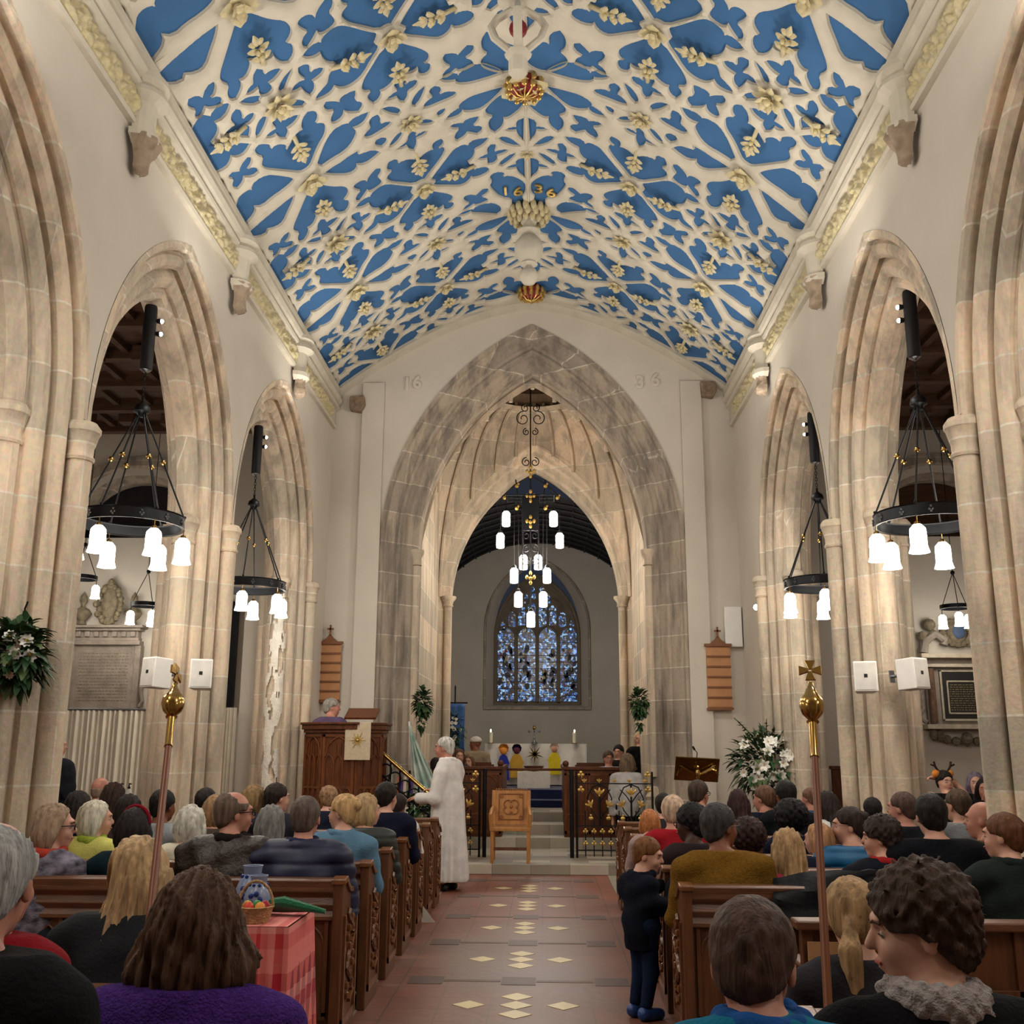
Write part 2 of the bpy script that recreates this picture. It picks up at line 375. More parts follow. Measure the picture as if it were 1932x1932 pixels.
q.build('jamb_shaft',STONE,WE,smooth=True,angle=40)
# tower bay between the arches: walls, ribbed vault rising to a dark ring
m=MB()
for s in (-1,1): m.box(*sorted((s*1.76,s*2.4)),YE+.9,18.5,0,8.6)
o=m.build('wall_tower',STONE); tag(o,kind='structure')
rows=[];ribs=MB(); NP=64; yc0=16.9
for i in range(NP):
    a=2*PI*i/NP; ca,sa=cos(a),sin(a); k=1/max(abs(ca),abs(sa)); 
    dx,dy=1.77*k*ca,1.6*k*sa; u_=min(abs(ca),abs(sa))/max(abs(ca),abs(sa)); hh=1.72; R_q=(1+hh*hh)/2; z0=4.3+1.66*math.sqrt(max(0,R_q**2-(u_+R_q-1)**2))
    col=[]
    for j in range(11):
        t=j/10; e=sin(t*PI/2)**1.25
        x=dx+(.86*ca-dx)*(1-cos(t*PI/2)); y=dy+(.86*sa-dy)*(1-cos(t*PI/2))
        z=z0+(7.72-z0)*sin(t*PI/2)
        col.append((x,yc0+y,z))
    rows.append(col)
    if i%2==0: ribs.tube([(p[0]*.98,yc0+(p[1]-yc0)*.98,p[2]-.03) for p in col],.035,6)
o=MB().grid(rows,closed_u=True).build('ceiling_tower',STONE,smooth=True); tag(o,kind='structure')
ribs.build('vault_rib',STONE,o,smooth=True)
q=MB().lathe([(.8,7.64),(.95,7.6),(1.0,7.7),(.9,7.78),(.86,7.95),(.86,8.6)],(0,yc0,0),40,a1=2*PI-1e-3); q.build('vault_ring',STONE,o,smooth=True)
q=MB().lathe([(.92,7.92),(.9,7.9),(0.001,8.1)],(0,yc0,0),32)
for k in range(10): a=PI*k/5; q.cyl((.88*cos(a),yc0+.88*sin(a),7.92),(0,yc0,8.08),.025,n=6)
q.build('trapdoor_boards',DWOOD,o)
q=MB().lathe([(0,7.72),(.1,7.74),(.2,7.8),(.12,7.86),(.03,8.0)],(0,yc0,0),16); q.build('ceiling_boss',GOLD,o,smooth=True)
# second arch into the chancel
m=hole_wall('wall_chancel_west',18.5,19.2,1.95,3.0,4.2,-3.2,3.2,lambda x:9.2,PLAST)
WC=m.build('wall_chancel_west',STONE,merge=.0005); tag(WC,kind='structure')
rows=[[(x,18.5+d,z) for x,z in arcpts(0,1.95,3.0,4.2,r,n=22,jamb=.4)] for d,r in ((-.01,0),(-.01,.03),(.1,.14),(.12,.2),(.2,.24),(.24,.33),(.3,.38),(.7,.38))]
MB().grid(rows).build('arch_moulding',STONE,WC,smooth=True,angle=24)
q=MB()
for s in (-1,1):
    X=s*1.6; q.lathe([(.08,0),(.1,.02),(.085,.05),(.1,.1),(.15,.16),(.15,.2),(0,.21)],(X,18.7,4.1),14); q.cyl((X,18.7,.9),(X,18.7,4.12),.07,n=12,cap=False)
q.build('jamb_shaft',STONE,WC,smooth=True)
# chancel shell
m=MB()
for s in (-1,1): m.box(*sorted((s*2.5,s*2.7)),19.2,24.2,0,5)
o=m.build('wall_chancel_side',GPLAST); tag(o,kind='structure')
m=MB(); A=[(2.5*cos(PI*i/20),4.45+1.9*sin(PI*i/20)) for i in range(21)]
m.grid([[(x,19.2,z) for x,z in A],[(x,24.2,z) for x,z in A]])
for k in range(1,10): 
    y=19.2+k*.5; m.tube([(x*.99,y,z-.02) for x,z in A],.035,5)
for k in range(1,20): m.cyl((A[k][0]*.99,19.2,A[k][1]-.01),(A[k][0]*.99,24.1,A[k][1]-.01),.02,n=5)
o=m.build('ceiling_chancel',BLACK,smooth=True,angle=30); tag(o,kind='structure')
# east wall with window opening
WY=24.0; WW=1.14; WZ=2.62; WS=4.3; WH=1.5
def wallhole(Y,x0,x1,z0,z1,hw,zb,zs,h):
    m=MB(); P=arcpts(0,hw,h,zs,0,n=14)
    m.grid([[(x,Y,z) for x,z in P],[(x,Y,z1) for x,z in P]])
    m.grid([[(x0,Y,z0),(-hw,Y,z0)],[(x0,Y,zb),(-hw,Y,zb)],[(x0,Y,zs),(-hw,Y,zs)],[(x0,Y,z1),(-hw,Y,z1)]])
    m.grid([[(hw,Y,z0),(x1,Y,z0)],[(hw,Y,zb),(x1,Y,zb)],[(hw,Y,zs),(x1,Y,zs)],[(hw,Y,z1),(x1,Y,z1)]])
    m.grid([[(-hw,Y,z0),(hw,Y,z0)],[(-hw,Y,zb),(hw,Y,zb)]])
    return m
m=wallhole(WY,-2.6,2.6,0,6.6,1.2,2.5,4.3,1.66)
# splayed reveal
rows=[[(x,Y,z) for x,z in arcpts(0,1.2-r,1.66,4.3,0 if r==0 else 0,n=14,jamb=2.5+r*.3)] for Y,r in ((WY,0),(WY+.35,.2))]
m.grid(rows); m.grid([[(-1.2,WY,2.5),(1.2,WY,2.5)],[(-1.0,WY+.35,2.56),(1.0,WY+.35,2.56)]])
WEc=m.build('wall_chancel_east',GPLAST,smooth=False); tag(WEc,kind='structure')
m=MB(); m.tube([(x,WY-.02,z) for x,z in arcpts(0,1.2,1.66,4.3,-.02,n=14,jamb=2.5)],.035,6); m.box(-1.24,1.24,WY-.05,WY+.02,2.44,2.5)
m.build('window_hood_mould',STONEG,WEc,smooth=True,angle=30)
# window
Yg=WY+.3
WS_=mat('window stone',srgb('6f6456'),.8,bump=.2); 
def glassmat():
    m,nt,b=base('stained glass'); tc=nt.nodes.new('ShaderNodeTexCoord')
    vo=nt.nodes.new('ShaderNodeTexVoronoi'); vo.inputs['Scale'].default_value=22; L(nt,tc.outputs['Object'],vo.inputs['Vector'])
    ve=nt.nodes.new('ShaderNodeTexVoronoi'); ve.feature='DISTANCE_TO_EDGE'; ve.inputs['Scale'].default_value=22; L(nt,tc.outputs['Object'],ve.inputs['Vector'])
    sp=nt.nodes.new('ShaderNodeSeparateColor'); L(nt,vo.outputs['Color'],sp.inputs[0])
    r=nt.nodes.new('ShaderNodeValToRGB'); r.color_ramp.interpolation='CONSTANT'; cr=r.color_ramp
    cols=['0b0e1a','24427c','5f93cc','141a30','8fb4dc','2c171c','3a64a4','1b1c28','6d6a60']
    cr.elements[0].color=c4(srgb(cols[0])); cr.elements[1].position=.12; cr.elements[1].color=c4(srgb(cols[1]))
    for i,cc in enumerate(cols[2:]): e=cr.elements.new(.24+i*.11); e.color=c4(srgb(cc))
    L(nt,sp.outputs[0],r.inputs[0])
    lt=nt.nodes.new('ShaderNodeMath'); lt.operation='GREATER_THAN'; lt.inputs[1].default_value=.06; L(nt,ve.outputs['Distance'],lt.inputs[0])
    mx=nt.nodes.new('ShaderNodeMixRGB'); mx.inputs[1].default_value=(0,0,0,1); L(nt,lt.outputs[0],mx.inputs[0]); L(nt,r.outputs[0],mx.inputs[2])
    L(nt,mx.outputs[0],b.inputs['Base Color']); L(nt,mx.outputs[0],b.inputs['Emission Color']); b.inputs['Emission Strength'].default_value=.75; b.inputs['Roughness'].default_value=.3
    return m
GLASS=glassmat()
win=MB()
win.tube([(x,Yg,z) for x,z in arcpts(0,1.0,1.5,4.15,.02,n=12,jamb=2.58)],.05,6)
win.box(-1.0,1.0,Yg-.05,Yg+.05,2.52,2.62)
for x in (-.5,0,.5): win.box(x-.035,x+.035,Yg-.05,Yg+.05,2.6,4.15)
for k in range(4):
    x0=-1+.5*k; win.tube([(x0+.25+(x-0),Yg,z) for x,z in arcpts(0,.25,.3,4.12,.01,n=6)],.03,5)
for k in range(7):
    x=-.75+.25*k; h=(5.0 if abs(x)<.3 else 4.85 if abs(x)<.6 else 4.6); win.box(x-.016,x+.016,Yg-.04,Yg+.04,4.25,h)
for cx_,w_,z_ in ((-.375,.24,4.75),(.375,.24,4.75),(0,.22,4.95)):
    win.tube([(cx_+x,Yg,z) for x,z in arcpts(0,w_,.3,z_,0,n=6)],.022,5)
W=win.build('window_1',WS_,smooth=True,angle=30); tag(W,'four light stained glass window above the altar',kind='structure')
g=MB(); P=arcpts(0,.99,1.49,4.15,0,n=12,jamb=2.58); g.prism(P,Yg+.01,Yg+.05,'y'); g.build('tracery_plate',WS_,W)
def light_(xc,w,h,z0,zs):
    g=MB(); g.prism([(xc+x,z) for x,z in arcpts(0,w,h,zs,0,n=6,jamb=z0)],Yg-.012,Yg+.008,'y'); return g.build('pane',GLASS,W)
for k in range(4): light_(-.75+.5*k,.205,.27,2.64,4.1)
for xc,w,z0,zs in ((-.13,.09,4.38,4.85),(.13,.09,4.38,4.85),(-.37,.085,4.42,4.78),(.37,.085,4.42,4.78),(-.6,.085,4.38,4.62),(.6,.085,4.38,4.62),(-.82,.05,4.3,4.42),(.82,.05,4.3,4.42),(-.1,.06,5.05,5.22),(.1,.06,5.05,5.22),(-.26,.05,4.95,5.05),(.26,.05,4.95,5.05)): light_(xc,w,.12,z0,zs)
# figures in the lights: small coloured quarries standing for the scenes
FG=[emis('glass white robes',srgb('8fa9cf'),.6,False),emis('glass flesh and grey',srgb('7d7276'),.35,False),emis('glass dark ruby',srgb('4d1a22'),.4,False),emis('glass deep shade',srgb('0c0d18'),.2,False),emis('glass olive',srgb('6b6236'),.3,False)]
r2=random.Random(3)
for mi in (3,1,4,2,0):
    g=MB()
    for k in range(4):
        xc=-.75+.5*k
        for q in range((9,9,5,14,4)[mi]):
            w=r2.uniform(.012,.035); h=r2.uniform(.02,.08); x=xc+r2.uniform(-.15,.15); z=r2.uniform(2.98,3.85); a0=r2.uniform(-.8,.8)
            if mi==3: w*=1.8;h*=1.5
            n=8; g.prism([(x+(w*cos(2*PI*i/n))*cos(a0)-(h*sin(2*PI*i/n))*sin(a0),z+(w*cos(2*PI*i/n))*sin(a0)+(h*sin(2*PI*i/n))*cos(a0)) for i in range(n)],Yg-.018-.001*mi,Yg-.011,'y')
    g.build('figure_quarries',FG[mi],W)
g=MB()
for z in [2.62+.155*i for i in range(10)]: g.box(-.98,.98,Yg-.024,Yg-.019,z-.006,z+.006)
g.build('saddle_bars',BLACK,W)
p=at(425,1335,16.45); p2=at(425,1135,16.45)
m=MB(); m.box(p.x-.13,p.x+.12,16.42,16.5,p.z,p2.z); o=m.build('window_2',mat('night glass',srgb('0d1117'),.15)); tag(o,kind='structure')

# ================================================================ nave ceiling: plaster tracery over blue
PER=2.555; Y00=6.72
DEP=.024
CELLS='''n301,118 296,107 287,91 280,84 275,82 270,90 266,86 260,86 255,90 256,94 262,100 270,98 270,107 272,112 277,116 279,116 279,123 274,123 269,128 270,138 263,139 254,151 260,156 265,155 270,148 274,154 278,157 286,153 293,147 299,144 301,140 300,127|h300,157 296,157 290,161 286,166 286,172 288,177 293,183 287,188 286,194 290,205 296,220 301,234 300,216|n298,251 288,225 281,208 277,205 272,206 268,210 266,205 262,201 254,204 249,210 234,235 236,238 246,240 257,239 266,241 273,233 275,241 281,246 290,248|h278,170 276,169 270,175 266,169 260,165 258,169 260,175 265,179 261,181 258,187 258,192 262,192 269,184 273,191 277,193 279,188 278,183 275,178 278,173|n291,265 274,262 255,260 239,259 244,268 251,277 258,287 264,287 272,280 275,284 280,282 287,272|h251,162 248,160 245,163 241,169 241,176 236,175 232,179 229,185 230,191 223,186 220,181 215,178 210,179 209,171 206,164 202,161 198,164 196,171 197,177 200,181 195,186 193,191 194,198 197,205 203,211 209,219 213,226 217,232 221,233 225,232 233,220 243,205 249,196 251,189 250,184 247,178 250,173 251,168|n209,237 205,230 200,221 194,212 188,206 182,204 175,207 173,209 169,206 163,206 156,208 153,209 157,216 162,220 171,218 169,226 171,232 178,241 186,244 195,243 206,244|n207,257 198,256 189,257 179,254 171,255 174,261 167,264 160,267 153,277 161,280 169,281 177,274 179,282 186,282 196,271|h187,166 185,163 181,167 174,174 172,169 167,168 160,170 160,175 163,184 158,189 157,196 161,200 168,194 173,187 176,194 181,196 185,194 185,189 180,179 186,174|n266,120 263,118 256,118 257,110 255,104 252,102 250,106 250,112 251,118 245,117 242,119 242,123 246,126 251,125 249,131 250,136 252,141 257,133 257,125 262,124|h239,157 237,155 229,155 230,146 228,142 224,141 221,143 223,152 216,153 210,157 213,161 218,163 223,163 223,169 226,174 229,170 231,161 235,161|n246,148 244,141 241,135 237,131 233,132 235,137 239,143 244,148|n218,133 214,131 210,135 204,142 202,148 204,149 210,143 215,137|n246,97 241,98 236,102 231,107 234,108 234,111 238,109 244,101|n216,112 211,105 202,99 204,103 208,108 213,116 215,116|n208,124 202,119 194,121 197,110 196,103 192,104 189,108 190,117 184,116 179,121 181,125 185,126 191,127 190,134 192,140 195,142 197,136 199,127 204,126|n190,93 185,90 178,88 174,92 171,87 166,85 160,84 155,87 149,94 138,108 130,116 132,122 135,126 132,131 132,135 140,143 149,155 157,159 164,159 169,156 174,149 179,154 185,154 191,152 190,149 185,145 178,142 176,137 174,132 170,128 166,129 167,122 172,118 175,111 176,101 182,101 187,98|n108,369 101,360 92,349 84,339 78,332 70,330 64,336 60,329 53,330 42,333 45,339 51,344 59,346 59,353 62,362 68,365 66,372 62,372 61,378 62,385 56,384 49,386 44,395 50,401 61,401 65,396 69,403 76,406 82,403 94,393 103,386 107,381 103,376|h116,137 109,146 98,158 91,169 90,175 92,180 96,180 91,184 90,189 92,195 97,195 100,191 100,182 105,184 110,183 114,179 123,180 126,185 133,189 139,188 139,194 142,199 146,200 149,192 149,187 145,182 152,176 151,169 147,161 137,150 127,138 119,139|n134,205 129,202 122,201 124,192 122,187 117,188 115,194 116,198 108,196 104,201 107,207 115,208 116,216 119,220 122,217 124,208 129,207|n102,243 99,237 91,233 93,227 93,221 89,219 85,223 84,229 86,234 79,234 71,239 70,243 74,245 85,245 96,245|n112,231 110,223 105,217 98,212 100,219 105,229 110,234|n140,214 134,217 128,224 125,232 127,234 133,227 137,220|n162,240 160,236 153,233 154,225 152,219 147,219 145,226 146,235 139,237 136,241 139,244 150,245 158,245|n90,261 88,258 83,258 83,262 86,266 89,266|n154,259 152,255 148,256 144,262 145,267 149,269 153,264|n111,262 107,261 101,264 96,271 98,272 105,268|n142,276 139,271 132,264 126,262 129,269 135,275 140,277|n135,286 130,285 123,283 121,273 116,271 115,276 116,282 110,279 104,281 107,285 116,285 117,295 120,302 123,298 125,289 130,289|e82,212 78,217 71,221 67,222 67,226 61,231 50,234 36,234 22,233 26,228 34,219 42,212 51,209 62,214 65,218 68,212 74,211|n82,276 78,271 71,267 67,267 67,262 61,257 50,255 36,254 22,255 26,261 34,270 42,277 51,280 62,275 65,271 68,277 74,278|a41,287 40,282 33,274 23,266 14,265 5,271 3,278 3,287 7,296 15,304 20,307 25,305 25,314 28,322 34,327 38,320 39,311 38,304 34,298 40,292|c43,413 42,407 37,403 30,407 28,412 30,417 23,417 14,425 6,437 4,448 5,461 10,469 4,486 3,500 4,514 8,512 12,514 17,503 19,484 19,469 32,461 41,439 44,427 40,420|h79,290 75,289 66,294 62,289 50,291 52,298 57,304 49,309 48,317 53,320 59,314 63,311 67,316 74,319 76,315 75,308 70,300 77,295|n54,366 49,363 43,363 43,353 39,347 35,350 36,357 37,363 29,362 22,365 25,369 35,371 35,380 39,384 44,382 44,371 50,370|n30,339 26,338 18,346 11,358 8,362 15,359 25,350|n32,390 28,383 20,377 14,374 15,379 22,388 29,393|n22,327 16,325 10,327 9,316 3,313 4,352 8,343 10,332 16,331|n24,401 20,397 12,397 12,390 4,386 4,426 10,415 12,404 19,403|d86,467 80,464 71,465 68,468 63,463 49,464 42,470 36,481 35,492 40,496 50,488 59,481 68,475 70,470 76,472 84,469'''
def smoothpoly(P,k=.28):
    n=len(P); out=[]
    for i in range(n):
        a,b,c=V(P[i-1]),V(P[i]),V(P[(i+1)%n]); u=(b-a);v=(c-b)
        if u.length<1e-5 or v.length<1e-5: continue
        ang=u.angle(v)
        if ang>1.25: out.append(tuple(b))
        else: out.append(tuple(b-u*k)); out.append(tuple(b+v*k))
    return out
def zn(x):
    dz=-.25*1.62*abs(x)**.62*(1 if x>0 else -1) if x else 0
    n=V((-dz,0,1)).normalized(); return n
def surf(x,y,h):
    n=zn(x); h=h-DEP; return (x-n.x*h,y,zc(x)-n.z*h)   # h below the blue surface
def offset(P,d):
    n=len(P); A=sum(P[i-1][0]*P[i][1]-P[i][0]*P[i-1][1] for i in range(n)); sg=1 if A>0 else -1; out=[]
    for i in range(n):
        a,b,c=V(P[i-1]),V(P[i]),V(P[(i+1)%n]); u=(b-a).normalized();v=(c-b).normalized()
        n1=V((u.y,-u.x))*sg; n2=V((v.y,-v.x))*sg; m=(n1+n2)
        m=m.normalized() if m.length>.3 else n1
        out.append(tuple(b+m*d))
    return out
cells=[]
for t in CELLS.split('|'):
    m_=t[0]; Pp=[tuple(map(int,a.split(','))) for a in t[1:].split()]; Pp=[(a/100,b/250) for a,b in Pp]
    k0=math.floor(sum(b for a,b in Pp)/len(Pp))
    for n in range(-2,4):
        if m_ in 'nhe':
            if not(m_=='e' and (n+1)%2==0): cells.append([(a,b-k0+n) for a,b in Pp])
            if m_=='h': cells.append([(a,1-(b-k0)+n) for a,b in Pp])
        if m_=='a':
            cells.append([(a,b-1+n) for a,b in Pp])
            if n%2==1: cells.append([(a,.99-b+n) for a,b in Pp])
        if m_ in 'cd' and n%2==0: cells.append([(a,b-2+n) for a,b in Pp])
YW=14.44; holes=[]
def sy(x,s): return Y00+(s+.05*(abs(x)-1.5))*PER
for c in cells:
    for sg in (1,-1):
        Q=[(sg*a,sy(a,b)) for a,b in c]
        if max(q[1] for q in Q)>YW-.12:
            Q=[(x,min(y,YW-.14)) for x,y in Q]
            if max(q[1] for q in Q)-min(q[1] for q in Q)<.15: continue
            R=[]
            for q in Q:
                if not R or (abs(q[0]-R[-1][0])+abs(q[1]-R[-1][1]))>.004: R.append(q)
            Q=[q for i,q in enumerate(R) if not (q[1]>YW-.141 and R[i-1][1]>YW-.141 and R[(i+1)%len(R)][1]>YW-.141)]
            if len(Q)<4: continue
        holes.append(smoothpoly(Q))
y0=Y00-2.2*PER
verts=[];faces=[];edges=[]
def addloop(P):
    n=len(verts); verts.extend([V(p) for p in P]); edges.extend([(n+i,n+(i+1)%len(P)) for i in range(len(P))]); return n
outer=[];xs=[-3.02+6.04*i/60 for i in range(61)]
addloop([(x,y0) for x in xs]+[(x,YW) for x in xs[::-1]])
fronts=[offset(h,.017) for h in holes]
holes=[offset(h,.009) for h in holes]
for f in fronts: addloop(f)
# rings of points at fixed distances from every opening give the plaster its moulded section
from mathutils.kdtree import KDTree
def resample(P,st):
    out=[]; n=len(P)
    for i in range(n):
        a=V(P[i]);b=V(P[(i+1)%n]); k=max(1,int((b-a).length/st))
        for j in range(k): out.append(a.lerp(b,j/k))
    return out
bs=[p for f in fronts for p in resample(f,.012)]
kd=KDTree(len(bs)); [kd.insert((p.x,p.y,0),i) for i,p in enumerate(bs)]; kd.balance()
used={}
def okpt(p,r,mn):
    if abs(p.x)>2.99 or p.y<y0+.02 or p.y>YW-.02: return False
    if kd.find((p.x,p.y,0))[2]<r: return False
    c=(int(p.x/mn),int(p.y/mn))
    for i in (-1,0,1):
        for j in (-1,0,1):
            for q in used.get((c[0]+i,c[1]+j),()):
                if (q-p).length<mn*.8: return False
    used.setdefault(c,[]).append(p); return True
for r,st,mn in ((.012,.02,.011),(.03,.026,.015)):
    for f in fronts:
        if max(q[1] for q in f)<4.2: continue
        for p in resample(offset(f,r),st):
            if okpt(p,r*.9,mn): verts.append(p)
for i in range(61):
    for j in range(int((YW-y0)/.12)):
        p=V((xs[i]*.985+.007,y0+.12+j*.12))
        if okpt(p,.05,.04): verts.append(p)
vo,eo,fo,_,_,_=delaunay_2d_cdt(verts,edges,[],0,1e-5)
# drop triangles whose centre lies in a hole
fa=np.array([[(vo[i].x,vo[i].y) for i in f] for f in fo if len(f)==3]); cen=fa.mean(1); keep=np.ones(len(cen),bool)
for h in fronts:
    H=np.array(h); lo=H.min(0);hi=H.max(0); c=np.where((cen[:,0]>lo[0])&(cen[:,0]<hi[0])&(cen[:,1]>lo[1])&(cen[:,1]<hi[1]))[0]
    if not len(c): continue
    X=cen[c,0];Yy=cen[c,1]; i2=np.zeros(len(c),bool); n=len(H)
    for i in range(n):
        x1,y1=H[i-1];x2,y2=H[i]
        if y1==y2: continue
        i2^=((y2>Yy)!=(y1>Yy))&(X<(x1-x2)*(Yy-y2)/(y1-y2)+x2)
    keep[c[i2]]=False
f3=[f for f in fo if len(f)==3]
def relief(v):
    if v.y<4.2: return .008
    d=kd.find((v.x,v.y,0))[2]; return float(np.interp(d,[0,.010,.013,.027,.032,.045],[0,.001,.013,.011,.03,.034]))
m=MB(); m.add([surf(v.x,v.y,DEP+relief(v)) for v in vo],[f3[i] for i in range(len(f3)) if keep[i]])
for h,f in zip(holes,fronts):
    n=len(h)
    m.add([surf(x,y,DEP) for x,y in f]+[surf(x,y,DEP-.008) for x,y in f]+[surf(x,y,-.005) for x,y in h],
          [(i,(i+1)%n,n+(i+1)%n,n+i) for i in range(n)]+[(n+i,n+(i+1)%n,2*n+(i+1)%n,2*n+i) for i in range(n)])
b=MB(); b.grid([[surf(x,y,0) for y in [y0+(YW-y0)*j/24 for j in range(25)]] for x in xs]); b.grid([[surf(x,y,-.25) for y in (PW,YW)] for x in xs])
CEIL=b.build('ceiling',BLUE,smooth=True,angle=60); tag(CEIL,kind='structure')
TR=m.build('plaster_tracery',CREAM,CEIL,smooth=True,angle=35,merge=.0004)
# west part of the ceiling (behind the camera): plain
q=MB(); q.grid([[surf(x,y,DEP) for y in (PW,y0+.02)] for x in xs]); q.build('plaster_panel',CREAM,CEIL,smooth=True)
# raised rib strips along the lattice
def strip(mb,P,w=.017,h=.02):
    n=len(P); rows=[]
    prof=[(-1,0),(-.75,.45),(-.35,.6),(-.3,1),(.3,1),(.35,.6),(.75,.45),(1,0)]
    for i,p in enumerate(P):
        a=V(P[max(i-1,0)]);c=V(P[min(i+1,n-1)]); t=(c-a).normalized(); nn=V((t.y,-t.x))
        rows.append([surf(p[0]+nn.x*w*u,p[1]+nn.y*w*u,DEP+.004+h*v) for u,v in prof])
    mb.grid(rows)
def line(a,b,bend=0,k=7):
    a=V(a);b=V(b); d=b-a; n=V((d.y,-d.x)); return [tuple(a+d*(i/k)+n*bend*sin(PI*i/k)) for i in range(k+1)]
X1,X2,X3=1.19,2.22,2.97
ribs=MB()
def Pn(x,s): return (x,sy(x,s))
def rline(a,b,bend=0,**k):
    for sg in (1,-1):
        P=line(a,b,bend); P=[(x,y) for x,y in P if y<YW]
        if len(P)>1: strip(ribs,[(sg*x,y) for x,y in P],**k)
def lat(i,j): return {0:0,1:X1,2:X2,3:3.25}[i],j*.5
for n in range(-4,7):
    s=n*.5
    if n%2==0:
        for a,b_ in ((0,X1),(X1,X2),(X2,2.98)): rline(Pn(a,s),Pn(b_,s))
P=[(0,y0+(YW-y0)*j/60) for j in range(61)]; strip(ribs,P,w=.024,h=.03)
RB=ribs.build('ceiling_rib',CREAM,CEIL,smooth=True,angle=50)
# edge band where the vault meets the east wall
q=MB(); q.grid([[ (x,YW-.16,surf(x,0,DEP)[2]+.02),(x,YW-.17,surf(x,0,DEP+.05)[2]),(x,YW-.03,surf(x,0,DEP+.09)[2]),(x,YW+.02,surf(x,0,DEP+.1)[2]),(x,YW+.02,surf(x,0,-.0)[2])] for x in xs]); q.build('wall_rib',CREAM,CEIL,smooth=True,angle=50)
# bosses ------------------------------------------------------------
def basis(x,rot):
    n=zn(x); n=-n; t=V((0,1,0)); u=t.cross(n).normalized(); 
    M=Matrix((u,t,n)).transposed().to_4x4(); return M@Matrix.Rotation(rot,4,'Z')
def petals(mb,n,r,w,tilt,h,z0=0,lo=.1):
    for k in range(n):
        a=2*PI*k/n; P=[]
        for i in range(5):
            t=i/4; row=[]
            for j in range(5):
                v=j/2-1; ww=w*sin(PI*min(.98,.12+.86*t))**.7
                x=lo*r+t*r*(1-lo); y=v*ww; z=z0+h*sin(t*PI*.8)*(1-.35*v*v)+tilt*t*t
                row.append((x*cos(a)-y*sin(a),x*sin(a)+y*cos(a),z))
            P.append(row)
        mb.grid(P)
def scallop(): 
    q=MB(); petals(q,4,.17,.075,.03,.055,.02); q.ball((0,0,.06),.05,10,(1,1,.8)); petals(q,4,.09,.04,.05,.04,.05); return q.mesh('ceiling_boss')
def knot():
    q=MB(); petals(q,8,.15,.04,.02,.05,.01); petals(q,6,.09,.035,.06,.05,.03); q.ball((0,0,.07),.04,8); return q.mesh('ceiling_boss')
def sprig():
    q=MB(); q.tube([(0,-.06,.0),(0,.04,.02),(0,.12,.03)],.02,6)
    for k,(y,sx,l) in enumerate(((.05,1,.085),(.05,-1,.085),(.13,1,.095),(.13,-1,.095),(.2,1,.065),(.2,-1,.065))):
        P=[]
        for i in range(4):
            t=i/3; P.append([(sx*(t*l*.95-.0),y+t*l*.35+v*.035*sin(PI*min(.97,.1+t*.85)),.025+.035*sin(PI*t*.8)*(1-abs(v)*.6)) for v in (-1,-.5,0,.5,1)])
        q.grid(P)
    q.grid([[(v*.032*sin(PI*min(.98,.1+t*.9)),.17+t*.13,.03+.03*sin(PI*t*.8)*(1-abs(v)*.5)) for v in (-1,-.5,0,.5,1)] for t in (0,.33,.66,1)])
    for (x,y) in ((0,.08),(.02,.15),(-.02,.14)): q.ball((x,y,.055),.022,7)
    return q.mesh('foliage_sprig')
ME={k:f() for k,f in (('S',scallop),('B',knot),('F',sprig))}
for me in ME.values(): me.materials.append(GILT); me.shade_smooth()
def putboss(kind,x,s,rot=0,sc_=1):
    for sg in ((1,-1) if abs(x)>.01 else (1,)):
        y=sy(x,s)
        if y>YW-.1 or y<3.4: continue
        o=bpy.data.objects.new({'F':'foliage_sprig'}.get(kind,'ceiling_boss'),ME[kind]); COL.objects.link(o); o.parent=CEIL
        M=basis(sg*x,rot if sg>0 else -rot); M.translation=V(surf(sg*x,y,DEP+.005)); o.matrix_local=M@Matrix.Scale(sc_*(1.35 if kind=='F' else 1),4)
for n in range(-3,7):
    s=n*.5
    if n%2==0:
        putboss('S',X2,s,.3); putboss('B',X1,s,.2,.9)
        putboss('F',X2-.02,s-.27,0,.85); putboss('F',X2-.02,s+.27,PI,.85)
    else:
        putboss('S',X1,s,.2,.85); putboss('B',X2,s,.1,1.1); putboss('B',0,s,0,.6)
        putboss('F',X1,s-.25,0,.85); putboss('F',X1,s+.25,PI,.85)
        putboss('F',X1-.52,s,PI/2,.85); putboss('F',X1+.5,s,-PI/2,.85); putboss('F',2.56,s,PI/2,.85)
# the date in gilt figures either side of the crown rib
def text(body,size,M,mt,parent,name='date_figure',ext=.008,bev=.002):
    c=bpy.data.curves.new(name,'FONT'); c.body=body; c.size=size; c.extrude=ext; c.bevel_depth=bev; c.align_x='CENTER'; c.align_y='CENTER'; c.resolution_u=3
    o=bpy.data.objects.new(name,c); COL.objects.link(o); dg=bpy.context.evaluated_depsgraph_get()
    me=bpy.data.meshes.new_from_object(o.evaluated_get(dg)); bpy.data.objects.remove(o); me.materials.clear(); me.materials.append(mt)
    o=bpy.data.objects.new(name,me); COL.objects.link(o); o.matrix_local=M
    if parent: o.parent=parent
    return o
for sg,tx in ((-1,'16'),(1,'36')):
    for k,chh in enumerate(tx):
        x=sg*.2+(k-.5)*.15; y=11.2+(.0 if k else -.05)
        nrm=-zn(x); up=V((0,-1,0)); rt=up.cross(nrm).normalized(); 
        M=Matrix((rt,up,nrm)).transposed().to_4x4()
        M.translation=V(surf(x,y,.02)); text(chh,.26,M,GOLD,CEIL)
